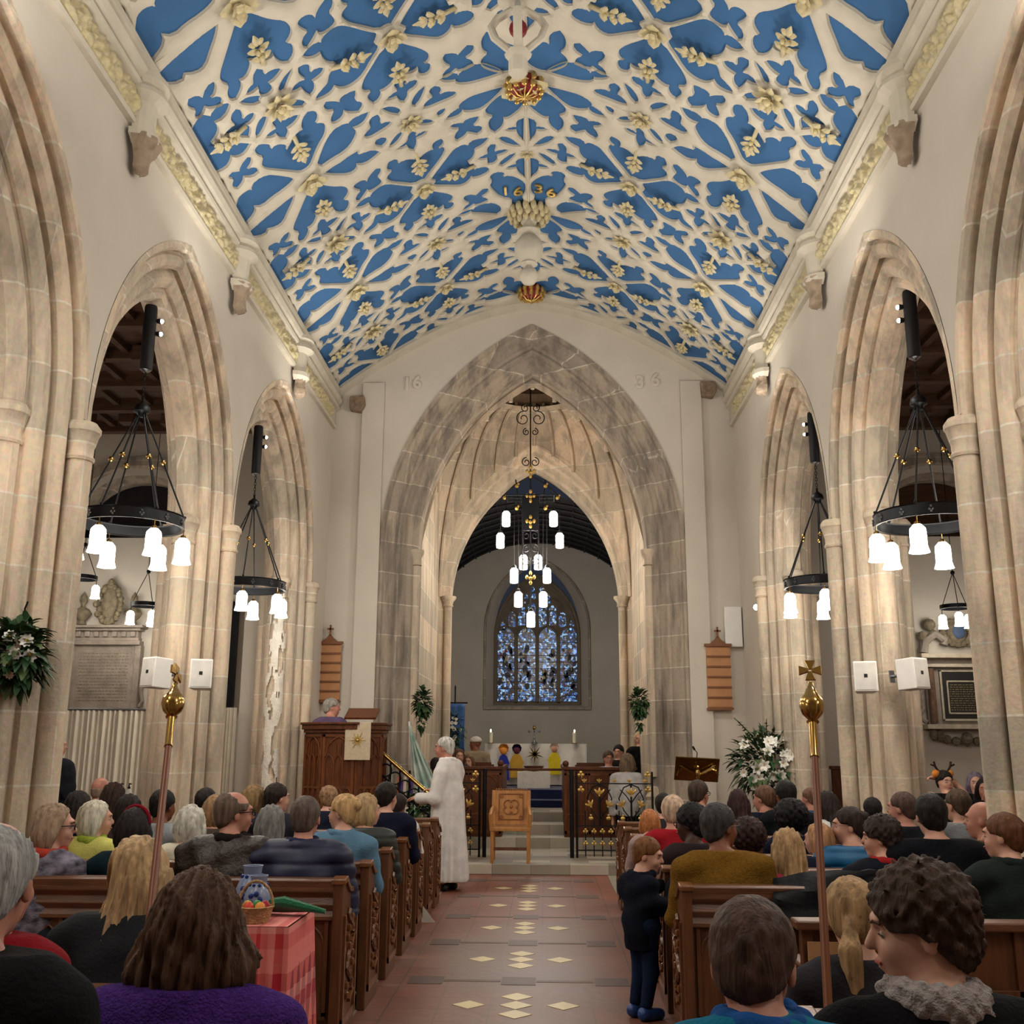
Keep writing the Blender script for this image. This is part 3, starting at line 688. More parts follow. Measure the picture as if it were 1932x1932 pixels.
# cornice ----------------------------------------------------------
def crust(x0,y0_,L_,z0,z1,s):
    """frieze of raised scrolling foliage"""
    q=MB(); N=int(L_/.022); M_=12; rows=[]
    for i in range(N+1):
        y=y0_+L_*i/N; row=[]
        for j in range(M_+1):
            t=j/M_; h=min(1.2,abs(noise.noise(V((y*11,t*3.4,s*3))))*3.2+.25*sin(y*24+3*sin(t*6)))
            e=sin(PI*t)**.4; row.append((x0-s*(.012+.05*max(0,h)*e),y,z0+(z1-z0)*t))
        rows.append(row)
    q.grid(rows); return q
for s in (-1,1):
    nm='left' if s<0 else 'right'
    pr=[(0,6.2),(.05,6.2),(.06,6.235),(.03,6.26)]; pr2=[(.03,6.47),(.09,6.49),(.1,6.52),(.07,6.545),(.12,6.57),(.14,6.62),(.1,6.66),(.13,6.7),(.13,6.76),(.0,6.84)]
    q=MB(); Ys=[PW+(14.43-PW)*k/6 for k in range(7)]
    q.grid([[(s*(HW+.0-d),y,z) for y in Ys] for d,z in pr+pr2])
    T=q.build('trim_cornice_'+nm,CREAM,smooth=True,angle=30); tag(T,kind='structure')
    crust(s*(HW-.02),2.2,11.9,6.25,6.48,s).build('foliage_frieze',GILT,T,smooth=True,angle=180)
    # corbels at each bay
    for n in range(-1,3):
        y=sy(2.95,n)
        t=thing('corbel','carved stone corbel head','corbel',(s*2.93,y,6.14),0)
        q=MB(); q.lathe([(.03,.62),(.2,.6),(.21,.55),(.16,.52),(.2,.47),(.21,.43),(.13,.38),(.12,.14),(.17,.12),(.17,.07),(.1,.02)],(0,0,-.12),8,a0=(PI/2 if s>0 else -PI/2),a1=(3*PI/2 if s>0 else PI/2)); q.build('corbel_shaft',CREAM,t)
        h=MB(); P=[]
        for j in range(9):
            b=j/8; z=.02-.34*b; r=(.13+.03*sin(b*7+n))*(1-.45*b*b)*(.35 if j==0 else 1)*(.25 if j==8 else 1)
            P.append([( -s*(.02+r*max(0,sin(PI*i/10))*(1+.12*sin(3*i+n+j))) , -r*1.05*cos(PI*i/10), z) for i in range(11)])
        h.grid(P); h.build('carved_head',mat('worn corbel stone',srgb('9a8874'),.9,var=.25,scale=12,bump=.6,bscale=25),t,smooth=True)
        where=['nearest the viewer','second from the viewer','third from the viewer','fourth and smallest, nearest the east wall'][n+1]
        t['label']='carved stone corbel on the %s cornice, %s'%(nm,where); t['group']='corbels under the ceiling'
for s in (-1,1):
    p=at(675,765,YE-.02) if s<0 else at(1334,738,YE-.02)
    q=MB(); q.prism([(-.11,.11),(.11,.12),(.13,-.02),(.07,-.13),(-.1,-.1)],-.12,.02,'y'); o=q.build('corbel',mat('brown corbel stone',srgb('85705c'),.9,var=.3,scale=15,bump=.8,bscale=20),smooth=False,bevel=.02,loc=p)
    tag(o,'small brown corbel block on the east wall %s the chancel arch'%('left of' if s<0 else 'right of'),'corbel')
# incised date on the east wall
for i,(x,y,ch) in enumerate(((768,725,'1'),(787,723,'6'),(1207,722,'3'),(1236,718,'6'))):
    p=at(x,y,YE-.004); M=Matrix.Rotation(PI/2,4,'X'); M.translation=p; text(ch,.27,M,PLAST,WE,'date_figure',.012,.012)
# pendants ----------------------------------------------------------
ys0=sy(0,0);ys1=sy(0,1);ys2=sy(0,2);ys3=sy(0,3)
zt=zc(0)
t=thing('ceiling_pendant','openwork heart-shaped pendant with red ball inside, hanging nearest','pendant',(0,6.7,zt))
z1=at(978,18,6.7).z-zt; q=MB(); q.cyl((0,0,0),(0,0,z1),.035,.03,12); q.T=Matrix.Translation((0,0,z1+.08))@Matrix.Diagonal((.8,.8,.6,1))
for k in range(4):
    a=k*PI/2+PI/4*0; P=[(0,0,-.12),(.08,0,-.16),(.2,0,-.27),(.26,0,-.4),(.22,0,-.55),(.1,0,-.7),(.04,0,-.78)]
    q.tube([(r*cos(a),r*sin(a),z) for r,_,z in P],.042,8)
q.lathe([(.0,0),(.2,-.01),(.16,-.06),(.09,-.1),(.07,-.16),(0,-.18)],(0,0,0),16)
q.lathe([(.05,-.74),(.13,-.78),(.12,-.83),(.09,-.86),(.09,-1.06),(.0,-1.07)],(0,0,0),6)
q.build('pendant_frame',CREAM,t,smooth=True,angle=40)
MB().ball((0,0,z1-.17),.07,16).build('pendant_ball',RED,t,smooth=True)
def crownboss(t,z):
    MB().lathe([(.0,.1),(.14,.09),(.18,.0),(.16,-.08),(.09,-.12),(0,-.13)],(0,0,z),24).build('red_boss',RED,t,smooth=True)
    q=MB()
    for k in range(12):
        a=2*PI*k/12
        for zz,rr in ((-.0,.185),(-.07,.165)):
            x,y=rr*cos(a),rr*sin(a); q.ball((x,y,z+zz),.035,6,(1,1,1.3)); 
        q.tube([(.185*cos(a),.185*sin(a),z+.05),(.175*cos(a+.12),.175*sin(a+.12),z-.06),(.08*cos(a),.08*sin(a),z-.135),(0,0,z-.14)],.009,5)
    q.build('gold_leaves',GOLD,t,smooth=True)
for ys_,wh in ((ys1,'on the crown of the blue ceiling'),(ys3-.3,'close to the east wall, behind the ball pendant')):
    t=thing('red_ceiling_boss','crimson boss wreathed in gold leaves '+wh,'ceiling boss',(0,ys_,zt)); crownboss(t,-.06)
o=bpy.data.objects.new('ceiling_boss',ME['S']); COL.objects.link(o); o.parent=CEIL; M=basis(0,.4); M.translation=V((0,ys1,zt-.01)); o.matrix_local=M@Matrix.Scale(1.5,4)
t=thing('ceiling_pendant','large ball pendant with ring of gilt leaves above, hanging before the east wall','pendant',(0,ys2+.02,zt)); t.scale=(.74,.74,.76)
q=MB(); q.lathe([(0,0),(.22,-.02),(.3,-.1),(.24,-.16),(.14,-.2),(.1,-.28),(.1,-.36),(.2,-.38),(.2,-.4),(.09,-.45),(.1,-.47)],(0,0,0),24)
q.lathe([(0.05,-.44),(.14,-.48),(.22,-.58),(.245,-.7),(.22,-.82),(.14,-.91),(.13,-.94),(.15,-.97),(.06,-1.0),(.07,-1.04),(.12,-1.07),(.155,-1.15),(.15,-1.22),(.1,-1.3),(0,-1.33)],(0,0,0),28)
q.build('pendant_turning',CREAM,t,smooth=True,angle=50)
q=MB()
for rr,zz,n in ((.3,-.13,14),(.22,-.2,12),(.33,-.06,16)):
    for k in range(n): a=2*PI*k/n+zz*9; q.ball((rr*cos(a),rr*sin(a),zz),.055,7,(1,1,1.7))
q.build('leaf_ring',GILT,t,smooth=True)

# ================================================================ furnishings
OAK=mat('dark oak',srgb('5e3920'),.38,var=.35,scale=5,stretch=(6,6,.8),bump=.15,bscale=30,spec=.5)
OAKH=mat('dark oak grain along the rail',srgb('63402a'),.33,var=.35,scale=5,stretch=(.8,6,6),bump=.15,bscale=30,spec=.55)
OAKC=mat('polished carved oak',srgb('6f4527'),.28,var=.3,scale=9,bump=.2,spec=.6)
PULP=mat('reddish carved oak',srgb('5a3018'),.42,var=.35,scale=6,stretch=(5,5,1),bump=.2)
LOAK=mat('light golden oak',srgb('b07a45'),.45,var=.2,scale=6,stretch=(5,5,1),bump=.1)
IRON=mat('black wrought iron',srgb('16171a'),.45,metal=.6,var=.2,spec=.5)
BRASS=mat('polished brass',srgb('b99555'),.18,metal=1,var=.1,scale=5)
DBRASS=mat('aged brass',srgb('7d6838'),.25,metal=1,var=.3,scale=6)
STEEL=mat('grey steel',srgb('8b8d92'),.3,metal=.9)
WHITE=mat('white paint',srgb('e4e1dc'),.5,var=.03)
GLOW=emis('lit opal glass',(1,.93,.8),9)
GLOW2=emis('spot lamp face',(1,.95,.85),30,False)
WCLOTH=mat('white linen',srgb('ddd8cf'),.85,var=.06,scale=6,bump=.3,bscale=12)
LAMPS_AND_FILL=[];LP=[]
def arcsurf(m,c,r,a0,a1,z0,z1,n=20,t=.0): pass
# ---- pews --------------------------------------------------------
def endpoly(h):
    return [(-.05,0),(.42,0),(.42,.5),(.40,h-.16),(.30,h-.1),(.12,h-.07),(.03,h),(-.05,h)]
def pew(x0,x1,Y,side,h=.86,label='',ends=True,scale=1):
    """Y = back plane; the sitter faces +Y"""
    t=thing('pew',label,'pew',((x0+x1)/2,Y,0),0,'carved oak pews'); cx=(x0+x1)/2; w=(x1-x0)/2
    a=-w;b=w
    q=MB(); q.box(a,b,.0,.03,.12,h-.06)
    for k in range(int((b-a)/.3)):                              # traceried panels of the back
        xc=a+.15+.3*k+((b-a)-.3*int((b-a)/.3))/2
        q.box(xc-.14,xc-.118,-.015,.0,.16,h-.22); q.box(xc+.118,xc+.14,-.015,.0,.16,h-.22); q.box(xc-.14,xc+.14,-.015,0,.14,.18)
        for dx in (-.06,.06): q.tube([(xc+dx+x,-.006,z) for x,z in arcpts(0,.055,.1,h-.36,.0,n=5)],.008,5)
        q.box(xc-.006,xc+.006,-.012,0,.18,h-.34)
    q.build('backrest',OAK,t)
    q=MB(); q.grid([[(x,y,z) for x in (a,b)] for y,z in ((.045,h-.24),(-.03,h-.22),(-.03,h-.2),(-.015,h-.17),(-.035,h-.14),(-.02,h-.1),(-.045,h-.07),(-.045,h-.045),(-.05,h-.01),(-.03,h),(.05,h),(.06,h-.03),(.045,h-.24))])
    q.box(a,b,-.02,.05,h-.1,h-.02)
    q.build('top_rail',OAKH,t,bevel=.004)
    q=MB(); q.box(a,b,.03,.42,.4,.44); q.box(a,b,.36,.39,.02,.4); q.build('seat',OAKH,t,bevel=.005)
    q=MB(); q.box(a,b,-.3,-.04,.62,.64); 
    e=1 if side<0 else -1; xe=b if side<0 else a
    pol=endpoly(h)
    q=MB(); q.prism(pol,min(xe,xe+e*.055),max(xe,xe+e*.055),'x'); q.build('bench_end',OAK,t,bevel=.006)
    q=MB(); xf=xe+e*.055                                       # carved foliage on the outer face + polished capping
    q.prism([(.0,.1),(.37,.1),(.37,.14),(.0,.14)],min(xf,xf+e*.012),max(xf,xf+e*.012),'x')
    for yy in (.0,.35): q.prism([(yy,.1),(yy+.025,.1),(yy+.025,h-.2),(yy,h-.2)],min(xf,xf+e*.014),max(xf,xf+e*.014),'x')
    for k in range(9):
        a_=k*1.1; zz=.2+k*(h-.42)/9; q.tube([(xf+e*.008,.19+.11*sin(a_+u*2.4)*(1-abs(u-.5)),zz+.09*u) for u in (0,.25,.5,.75,1)],.014,5)
        q.ball((xf+e*.006,.19-.08*sin(a_+1),zz+.04),.022,6)
    q.build('end_carving',OAKC,t,smooth=True)
    q=MB(); top=[(-.06,h+.0),(.03,h+.012),(.13,h-.055),(.31,h-.085),(.41,h-.15),(.41,h-.175),(.3,h-.11),(.12,h-.085),(.02,h-.02),(-.06,h-.03)]
    q.prism(top,min(xe-e*.01,xe+e*.07),max(xe-e*.01,xe+e*.07),'x'); q.build('end_capping',OAKC,t,bevel=.006)
    return t
ordn=['first','second','third','fourth','fifth','sixth','seventh','eighth']
LY=[6.02,6.88,7.73,8.58,9.4,10.22,11.0]; RY=[6.05,6.9,7.75,8.55,9.35,10.15,10.95]
for i,y in enumerate(LY): pew(-2.82,-.99,y,-1,.875,'carved oak pew left of the aisle, %s row from the red cloth table'%ordn[i])
for i,y in enumerate(RY): pew(1.0,2.82,y,1,.855,'carved oak pew right of the aisle, %s row counted from the black coat'%ordn[i])
pew(-2.8,-.95,3.37,-1,.87,'oak pew at bottom left, behind the blonde long-haired woman')
pew(.98,2.8,3.3,1,.84,'oak pew at bottom right, behind the fair ponytail girl')
# front desk with book shelf on the right
t=thing('low_bench','low oak pew front with a book shelf and crimson cushion behind','pew front',(2.1,5.0,0))
q=MB(); q.box(-.75,.72,0,.03,.05,.8); 
for x in (-.75,-.28,.2,.68): q.box(x,x+.05,-.02,.01,.05,.8)
q.box(-.75,.72,-.02,.01,.05,.12); q.box(-.75,.72,-.02,.01,.5,.55); q.build('panel',OAK,t,bevel=.003)
q=MB(); q.box(-.78,.75,-.06,.06,.8,.84); q.box(-.75,.72,.03,.28,.62,.64); q.build('top_rail',OAKH,t,bevel=.008)
MB().box(-.7,.7,-.16,-.02,.3,.48).build('kneeler_cushion',mat('crimson fabric',srgb('7c1420'),.9,sheen=.4),t,bevel=.02)
q=MB().box(-.15,.15,-.012,.0,0,.2); o=q.build('cardboard_sheet',mat('brown cardboard',srgb('a87f58'),.9),bevel=.002,loc=at(1525,1765,4.72)); o.location=(1.52,4.965,.55); tag(o,'tan cardboard sheet propped against the low oak pew front','cardboard')
for i,(x,y,c,l) in enumerate(((2.32,5.15,'dcd8ce','open white booklet on the book shelf of the right pew front'),(2.6,5.17,'2b2d35','thin dark book beside the white booklet on the right shelf'))):
    o=MB().box(-.1,.1,-.07,.07,0,.012+.01*i).build('booklet' if i==0 else 'book',mat('paper '+c,srgb(c),.7),loc=(x,y,.641)); o.rotation_euler=(0,0,.3); tag(o,l,'book')
# ---- chandeliers -------------------------------------------------
def shade(m,c,k=1):
    r=.062*k; m.lathe([(.0,.0),(r*.5,-.005*k),(r*.93,-.035*k),(r,-.07*k),(r,-.17*k),(r*1.12,-.2*k),(r*1.25,-.225*k),(r*1.15,-.225*k),(r*.9,-.17*k),(r*.88,-.06*k)],c,14)
def chandelier(loc,label,zh=.98,R_=.42,zs=1.9,rot=0):
    t=thing('chandelier',label,'chandelier',loc,rot,'six-lamp ring chandeliers in the arcade')
    q=MB(); q.lathe([(R_-.02,-.045),(R_+.008,-.05),(R_,-.04),(R_,.04),(R_+.008,.05),(R_-.02,.045),(R_-.012,.035),(R_-.012,-.04),(R_-.02,-.045)],(0,0,0),48); q.build('ring',IRON,t,smooth=True,angle=30)
    q=MB()
    for k in range(12):
        a=2*PI*k/12+.26
        for dx,dz in ((0,.016),(-.012,-.006),(.012,-.006),(0,-.022)):
            x=(R_+.003)*cos(a)-dx*sin(a); y=(R_+.003)*sin(a)+dx*cos(a); q.ball((x,y,dz),.011,6,(1,1,1))
    q.build('trefoil_piercing',STEEL,t)
    q=MB()
    for k in range(6):
        a=2*PI*k/6; q.cyl((R_*cos(a),R_*sin(a),.04),(.03*cos(a),.03*sin(a),zh-.03),.0075,n=6); q.ball((R_*cos(a),R_*sin(a),.06),.014,6)
    q.build('hanging_rods',IRON,t)
    for k in range(6):
        a=2*PI*k/6; f=.5; x=R_*(1-f)*cos(a);y=R_*(1-f)*sin(a)
        MB().ball((x,y,.04+f*zh),.024,10).build('brass_ball',BRASS,t,smooth=True)
    q=MB(); q.lathe([(0,-.06),(.03,-.055),(.045,-.02),(.07,-.01),(.07,.005),(.06,.04),(.03,.065),(.012,.08),(.012,.12),(0,.12)],(0,0,zh),20); q.build('hub',IRON,t,smooth=True,angle=50)
    q=MB(); n=int((zs-zh-.12)/.035)
    for k in range(n):
        z=zh+.12+.035*k; w=.012; a=(k%2)*PI/2; q.tube([(w*cos(a)*cos(u),w*sin(a)*cos(u),z+.022*sin(u)) for u in [2*PI*j/8 for j in range(8)]],.0035,4,closed=True)
    q.build('chain',IRON,t)
    for k in range(6):
        a=2*PI*k/6; x,y=R_*cos(a),R_*sin(a)
        l=MB(); shade(l,(x,y,-.115)); o=l.build('lamp_shade',GLOW,t,smooth=True)
        c=MB(); c.cyl((x,y,-.04),(x,y,-.1),.004,n=6); c.lathe([(.006,-.09),(.022,-.1),(.026,-.12),(.012,-.125)],(x,y,0),10); c.build('lamp_cap',BRASS,o,smooth=True)
    LAMPS_AND_FILL.append((loc[0],loc[1],loc[2]-.3)); LP.append(CHP)
    return t
CHP=24
CH=[(-3.28,8.28,3.43,'nearest ring chandelier hanging in the left arcade'),(-3.28,11.75,3.42,'farther left ring chandelier, half behind the second pier'),(3.28,8.12,3.4,'nearest ring chandelier hanging in the right arcade'),(3.28,11.35,3.38,'farther right ring chandelier, half behind the second pier')]
for i,(x,y,z,l) in enumerate(CH):
    chandelier((x,y,z),l,rot=.3+i*.35)
    t=thing('chandelier_hoist','black cylindrical hoist with twin spotlights above the '+['nearer left','farther left','nearer right','farther right'][i]+' ring chandelier','hoist',(x,y,4.78)); 
    q=MB(); q.lathe([(0,0),(.05,.0),(.055,.01),(.055,.58),(.05,.6),(0,.6)],(0,0,0),20); q.build('housing',mat('matt black metal',srgb('101012'),.5),t,smooth=True,angle=40)
    MB().lathe([(.0,-.02),(.02,-.02),(.045,0),(0,.001)],(0,0,0),16).build('end_cap',STEEL,t,smooth=True)
    s=-1 if x<0 else 1
    for k in (0,1):
        a=MB(); a.cyl((-s*.05,.03,.35+.12*k),(-s*.085,.035,.35+.12*k),.02,.026,10); o=a.build('spotlight',mat('matt black metal',(0,0,0)),t); MB().ball((-s*.088,.035,.35+.12*k),.02,8).build('lens',GLOW2,o)
for i,(px,py,Y,l) in enumerate(((155,1090,15.4,'small three-lamp chandelier in the left transept, partly behind the near pier'),(275,1141,15.6,'small three-lamp chandelier in the left transept, beside the tall urn of the monument'),(1803,1145,15.5,'small three-lamp chandelier above the painted monument in the right transept'))):
    p=at(px,py,Y); t=thing('small_chandelier',l,'chandelier',p,.4+i,'small chandeliers in the transepts')
    q=MB(); q.lathe([(.2,-.03),(.225,-.03),(.225,.03),(.2,.03),(.2,-.03)],(0,0,0),32); q.build('ring',IRON,t,smooth=True,angle=30)
    q=MB()
    for k in range(3): a=2*PI*k/3; q.cyl((.21*cos(a),.21*sin(a),0),(0,0,.52),.006,n=5)
    q.ball((0,0,.52),.035,8); q.cyl((0,0,.5),(0,0,9-p.z),.006,n=5); q.build('hanging_rods',IRON,t)
    for k in range(3):
        a=2*PI*k/3; l_=MB(); shade(l_,(.21*cos(a),.21*sin(a),-.1),.95); l_.build('lamp_shade',GLOW,t,smooth=True)
        MB().cyl((.21*cos(a),.21*sin(a),0),(.21*cos(a),.21*sin(a),-.1),.006,n=5).build('lamp_stem',IRON,t)
    LAMPS_AND_FILL.append((p.x,p.y,p.z-.35)); LP.append(16)
# central wrought-iron light of eleven lamps
YC=16.9; t=thing('hanging_light','tall black wrought-iron light with eleven lit lamps in the chancel arch','chandelier',at(1001,985,YC))
c0=V(t.location); q=MB()
def W(x,y): p=at(x,y,YC)-c0; return (p.x,0,p.z)
q.cyl(W(1001,706),W(1001,1150),.012,n=8)
def scroll(cx,cy,r,flip,turn=1.3):
    P=[]; 
    for i in range(22):
        a=-PI/2+turn*2*PI*i/21; rr=r*(1-.75*i/21); P.append(W(cx+flip*rr*cos(a)*1.0,cy+rr*sin(a)))
    q.tube(P,.009,5)
for fl in (-1,1):
    scroll(1001+fl*14,790,14,fl); scroll(1001+fl*10,770,8,fl); scroll(1001+fl*8,815,7,fl); scroll(1001+fl*8,872,9,fl)
    for cy in (960,985,1010,1035,1060): scroll(1001+fl*8,cy,8,fl); 
    q.tube([W(1001,898),W(1001+fl*30,915),W(1001+fl*54,938)],.014,6); q.tube([W(1001+fl*54,938),W(1001,940)],.014,6); q.tube([W(1001+fl*15,940),W(1001+fl*15,1075)],.012,6)
    q.tube([W(1001+fl*24,940),W(1001+fl*28,905)],.012,6)
q.box(-.14,.14,-.02,.02,-.15,.45)
q.build('iron_frame',IRON,t,smooth=True,angle=40)
q=MB()
for (x,y) in ((1001,892),(975,918),(1029,918),(1001,938),(975,960),(1029,960),(1001,986),(1001,1092),(952,940),(1052,940)):
    p=W(x,y); q.ball((p[0],-.03,p[2]),.035,8); 
    if x==1001: 
        for dx,dz in ((-.06,.02),(.06,.02),(0,.09),(0,-.07)): q.ball((p[0]+dx,-.03,p[2]+dz),.028,6,(1,.6,1.4))
    else: q.ball((p[0]+.03,-.03,p[2]+.04),.02,6); 
q.build('gilt_ornament',GOLD,t,smooth=True)
for i,(x,y) in enumerate(((956,985),(1044,985),(944,1020),(1056,1020),(987,1056),(1015,1056),(970,1086),(1032,1086),(978,1131),(1025,1131),(1002,1172))):
    p=V(W(x,y)); dy=(-.25 if i in (0,1,10) else .25 if i in (4,5) else 0); l_=MB(); l_.lathe([(0,.13),(.04,.125),(.068,.09),(.068,-.11),(.06,-.125),(0,-.125)],(p.x,dy,p.z),14); o=l_.build('lamp_shade',GLOW,t,smooth=True)
    q=MB(); q.cyl((p.x,dy,p.z+.12),(p.x,dy,W(1001,940)[2] if i!=10 else W(1001,1150)[2]),.006,n=5); q.lathe([(.045,.13),(.03,.17),(.01,.19)],(p.x,dy,p.z),10); q.build('lamp_stem',IRON,o)
q=MB(); z=W(1001,940)[2]; 
for dy in (-.25,.25): q.cyl((-.4,dy,z),(.4,dy,z),.01,n=6)
for dx in (-.4,-.15,.15,.4): q.cyl((dx,-.25,z),(dx,.25,z),.01,n=6)
q.build('cross_bars',IRON,t)
LAMPS_AND_FILL.append((c0.x,c0.y,c0.z-.6)); LP.append(75)
# ---- speakers ----------------------------------------------------
def speaker(px,py,Y,rz,label,rx=.0):
    p=at(px,py,Y); t=thing('loudspeaker',label,'loudspeaker',p,rz,'white loudspeakers on the piers'); t.rotation_euler=(rx,0,rz); t.scale=(1.05,1.05,1.05)
    q=MB(); q.prism([(-.095,-.09),(.095,-.09),(.07,.1),(-.07,.1)],-.125,.125,'z'); q.build('cabinet',WHITE,t,bevel=.008)
    MB().box(-.08,.08,-.094,-.089,-.11,.11).build('grille',mat('pale grille cloth',srgb('cfccc6'),.8),t)
    MB().box(-.014,.014,-.097,-.093,-.01,.018).build('badge',BLACK,t)
    q=MB(); q.cyl((0,.09,0),(0,.2,0),.012,n=8); q.box(-.03,.03,.19,.2,-.05,.05); q.build('bracket',STEEL,t)
speaker(296,1270,8.95,-.6,'white loudspeaker on the second left pier, turned towards the aisle beyond',-.05)
speaker(381,1273,9.25,.22,'white loudspeaker on the second left pier, nave side',-.05)
speaker(1632,1278,9.15,-.22,'white loudspeaker on the second right pier, nave side',-.05)
speaker(1721,1272,8.9,.6,'white loudspeaker on the second right pier, turned towards the aisle',-.05)
# ---- processional staffs ------------------------------------------
def staff(top,bot,label,cross,px=38):
    a=V(bot);b=V(top); d=(b-a); Ln=d.length; t=thing('churchwarden_staff',label,'staff',a); t.rotation_euler=d.to_track_quat('Z','Y').to_euler()
    MB().cyl((0,0,-.35),(0,0,Ln-.15),.0135,.0115,12).build('shaft',mat('reddish varnished staff',srgb('7c4526'),.35,spec=.5),t,smooth=True)
    h=Ln-.15; q=MB(); q.lathe([(.0125,0),(.015,.0),(.013,.01),(.013,.115),(.02,.12),(.012,.125),(.02,.135),(.033,.15),(.04,.175),(.037,.195),(.024,.215),(.022,.22),(.016,.235),(.012,.24),(.008,.26),(0,.265)],(0,0,h-.02),24)
    q.build('brass_orb',BRASS,t,smooth=True,angle=40)
    q=MB(); z=h+.285
    for k in range(4):
        a_=k*PI/2; u=(cos(a_),sin(a_)); w=(-sin(a_),cos(a_))
        q.prism([(u[0]*.004+w[0]*.005,u[1]*.004+w[1]*.005+z),(u[0]*.036+w[0]*.017,u[1]*.036+w[1]*.017+z),(u[0]*.036-w[0]*.017,u[1]*.036-w[1]*.017+z),(u[0]*.004-w[0]*.005,u[1]*.004-w[1]*.005+z)],-.004,.004,'y')
    o=q.build('cross_head',BRASS,t,bevel=.001)
    if cross: o.rotation_euler=(0,0,cross); 
staff(at(326,1330,3.6),at(270,1855,3.1),'brown staff with brass orb and cross, leaning on the left',1.1)
staff(at(1532,1335,3.4),at(1562,1890,3.05),'brown staff with brass orb and cross, upright on the right',0)
# ---- hymn boards ---------------------------------------------------
def hymn(px,py,w,h,label):
    p=at(px,py,YE-.09); k=14.5/1926; w*=k; h*=k; t=thing('hymn_board',label,'hymn board',p)
    q=MB(); q.box(-w/2,w/2,-.0,.03,-h/2,h/2); q.build('panel',mat('pale hymn board oak',srgb('b28057'),.6,var=.12,scale=6),t)
    q=MB()
    for i in range(7): z=-h/2+h*i/6; q.box(-w/2,w/2,-.02,.0,z-.01,z+.012)
    q.box(-w/2-.02,w/2+.02,-.03,.03,h/2,h/2+.035); q.box(-w/2-.015,w/2+.015,-.025,.03,-h/2-.03,-h/2)
    q.prism([(-w*.36,h/2+.03),(w*.36,h/2+.03),(w*.14,h/2+.09),(w*.05,h/2+.13),(-w*.05,h/2+.13),(-w*.14,h/2+.09)],-.01,.03,'y')
    z=h/2+.2; q.box(-.012,.012,-.01,.015,z-.08,z+.07); q.box(-.045,.045,-.01,.015,z,z+.026); q.build('frame',mat('hymn board frame',srgb('7b4f33'),.55),t)
hymn(620,1268,44,104,'oak hymn board with little cross, left of the chancel arch above the pulpit')
hymn(1357,1277,44,112,'oak hymn board with little cross, right of the chancel arch')
p=at(1383,1183,14.4); o=MB().box(-.12,.12,-.04,.04,-.28,.28).build('wall_box',WHITE,bevel=.01,loc=p); tag(o,'plain white upright box fixed to the wall right of the chancel arch','wall box')
p=at(1430,1142,13.4); t=thing('spotlight','small grey spotlight beside the last right pier','spotlight',p); q=MB(); q.cyl((0,0,0),(-.04,-.1,-.04),.035,.05,14); q.build('housing',STEEL,t,smooth=True,angle=40); MB().cyl((-.04,-.1,-.04),(-.041,-.103,-.041),.04,n=12).build('lens',GLOW2,t); MB().cyl((0,0,0),(.06,.05,.1),.01,n=6).build('bracket',STEEL,t)
# ---- pulpit --------------------------------------------------------
def tracery(q,cx,w,z0,z1,n=3,y=-.012):
    """blind tracery: lower arcade, main lights, upper net"""
    h=z1-z0
    q.box(cx-w/2,cx-w/2+.03,y,0,z0,z1); q.box(cx+w/2-.03,cx+w/2,y,0,z0,z1); q.box(cx-w/2,cx+w/2,y,0,z1-.03,z1); q.box(cx-w/2,cx+w/2,y,0,z0,z0+.04)
    iw=w-.06
    for k in range(n):
        xc=cx-iw/2+iw*(k+.5)/n
        q.tube([(xc+x,y*.5,z) for x,z in arcpts(0,iw/n*.48,.09,z0+h*.23,0,n=4)],.008,5)
        q.tube([(xc+x,y*.5,z) for x,z in arcpts(0,iw/n*.48,.11,z0+h*.62,0,n=4,jamb=z0+h*.34)],.008,5)
        if k: q.box(xc-iw/n/2-.006,xc-iw/n/2+.006,y,0,z0,z0+h*.3)
    q.box(cx-iw/2,cx+iw/2,y,0,z0+h*.3,z0+h*.33)
    q.tube([(cx+x,y*.6,z) for x,z in arcpts(0,iw*.48,h*.25,z0+h*.72,0,n=6)],.01,5)
    for k in range(2*n): xc=cx-iw/2+iw*(k+.5)/(2*n); q.box(xc-.004,xc+.004,y,0,z0+h*.74,z0+h*.9)
t=thing('pulpit','tall carved dark oak pulpit left of the chancel arch','pulpit',(-2.38,13.45,0),0)
hexa=[(.53*cos(PI/2+PI/4*k+PI/8),.53*sin(PI/2+PI/4*k+PI/8)) for k in range(8)]
q=MB(); q.prism(hexa,.72,1.8,'z'); q.build('body',PULP,t)
q=MB(); 
for sc_,z0,z1 in ((1.1,.66,.76),(1.04,.76,.8),(1.05,1.76,1.8),(1.1,1.8,1.86),(1.14,1.86,1.89)): q.prism([(a*sc_,b*sc_) for a,b in hexa],z0,z1)
q.build('cornice_moulding',PULP,t,bevel=.006)
q=MB()
for k in range(8):
    a=PI/2+PI/4*k+PI/4; ap=.53*cos(PI/8); q.T=R_(a+PI/2,(ap*cos(a),ap*sin(a),0)); tracery(q,0,.4,.8,1.74)
q.T=None; q.build('tracery_panel',mat('carved pulpit oak',srgb('683a1e'),.4,var=.3,scale=8),t)
q=MB(); q.lathe([(.45,.66),(.3,.5),(.2,.3),(.2,.15),(.3,.06),(.32,0)],(0,0,.0),8); q.build('stem',STONE,t)
t2=thing('pulpit_cloth','white pulpit fall with gold star hanging over the desk','pulpit fall',(-2.14,12.93,1.65))
o=MB().box(-.16,.16,-.01,.01,-.22,.24).build('cloth',mat('ivory brocade',srgb('bfae93'),.8,var=.08,scale=30,bump=.2),t2,bevel=.004); q=MB()
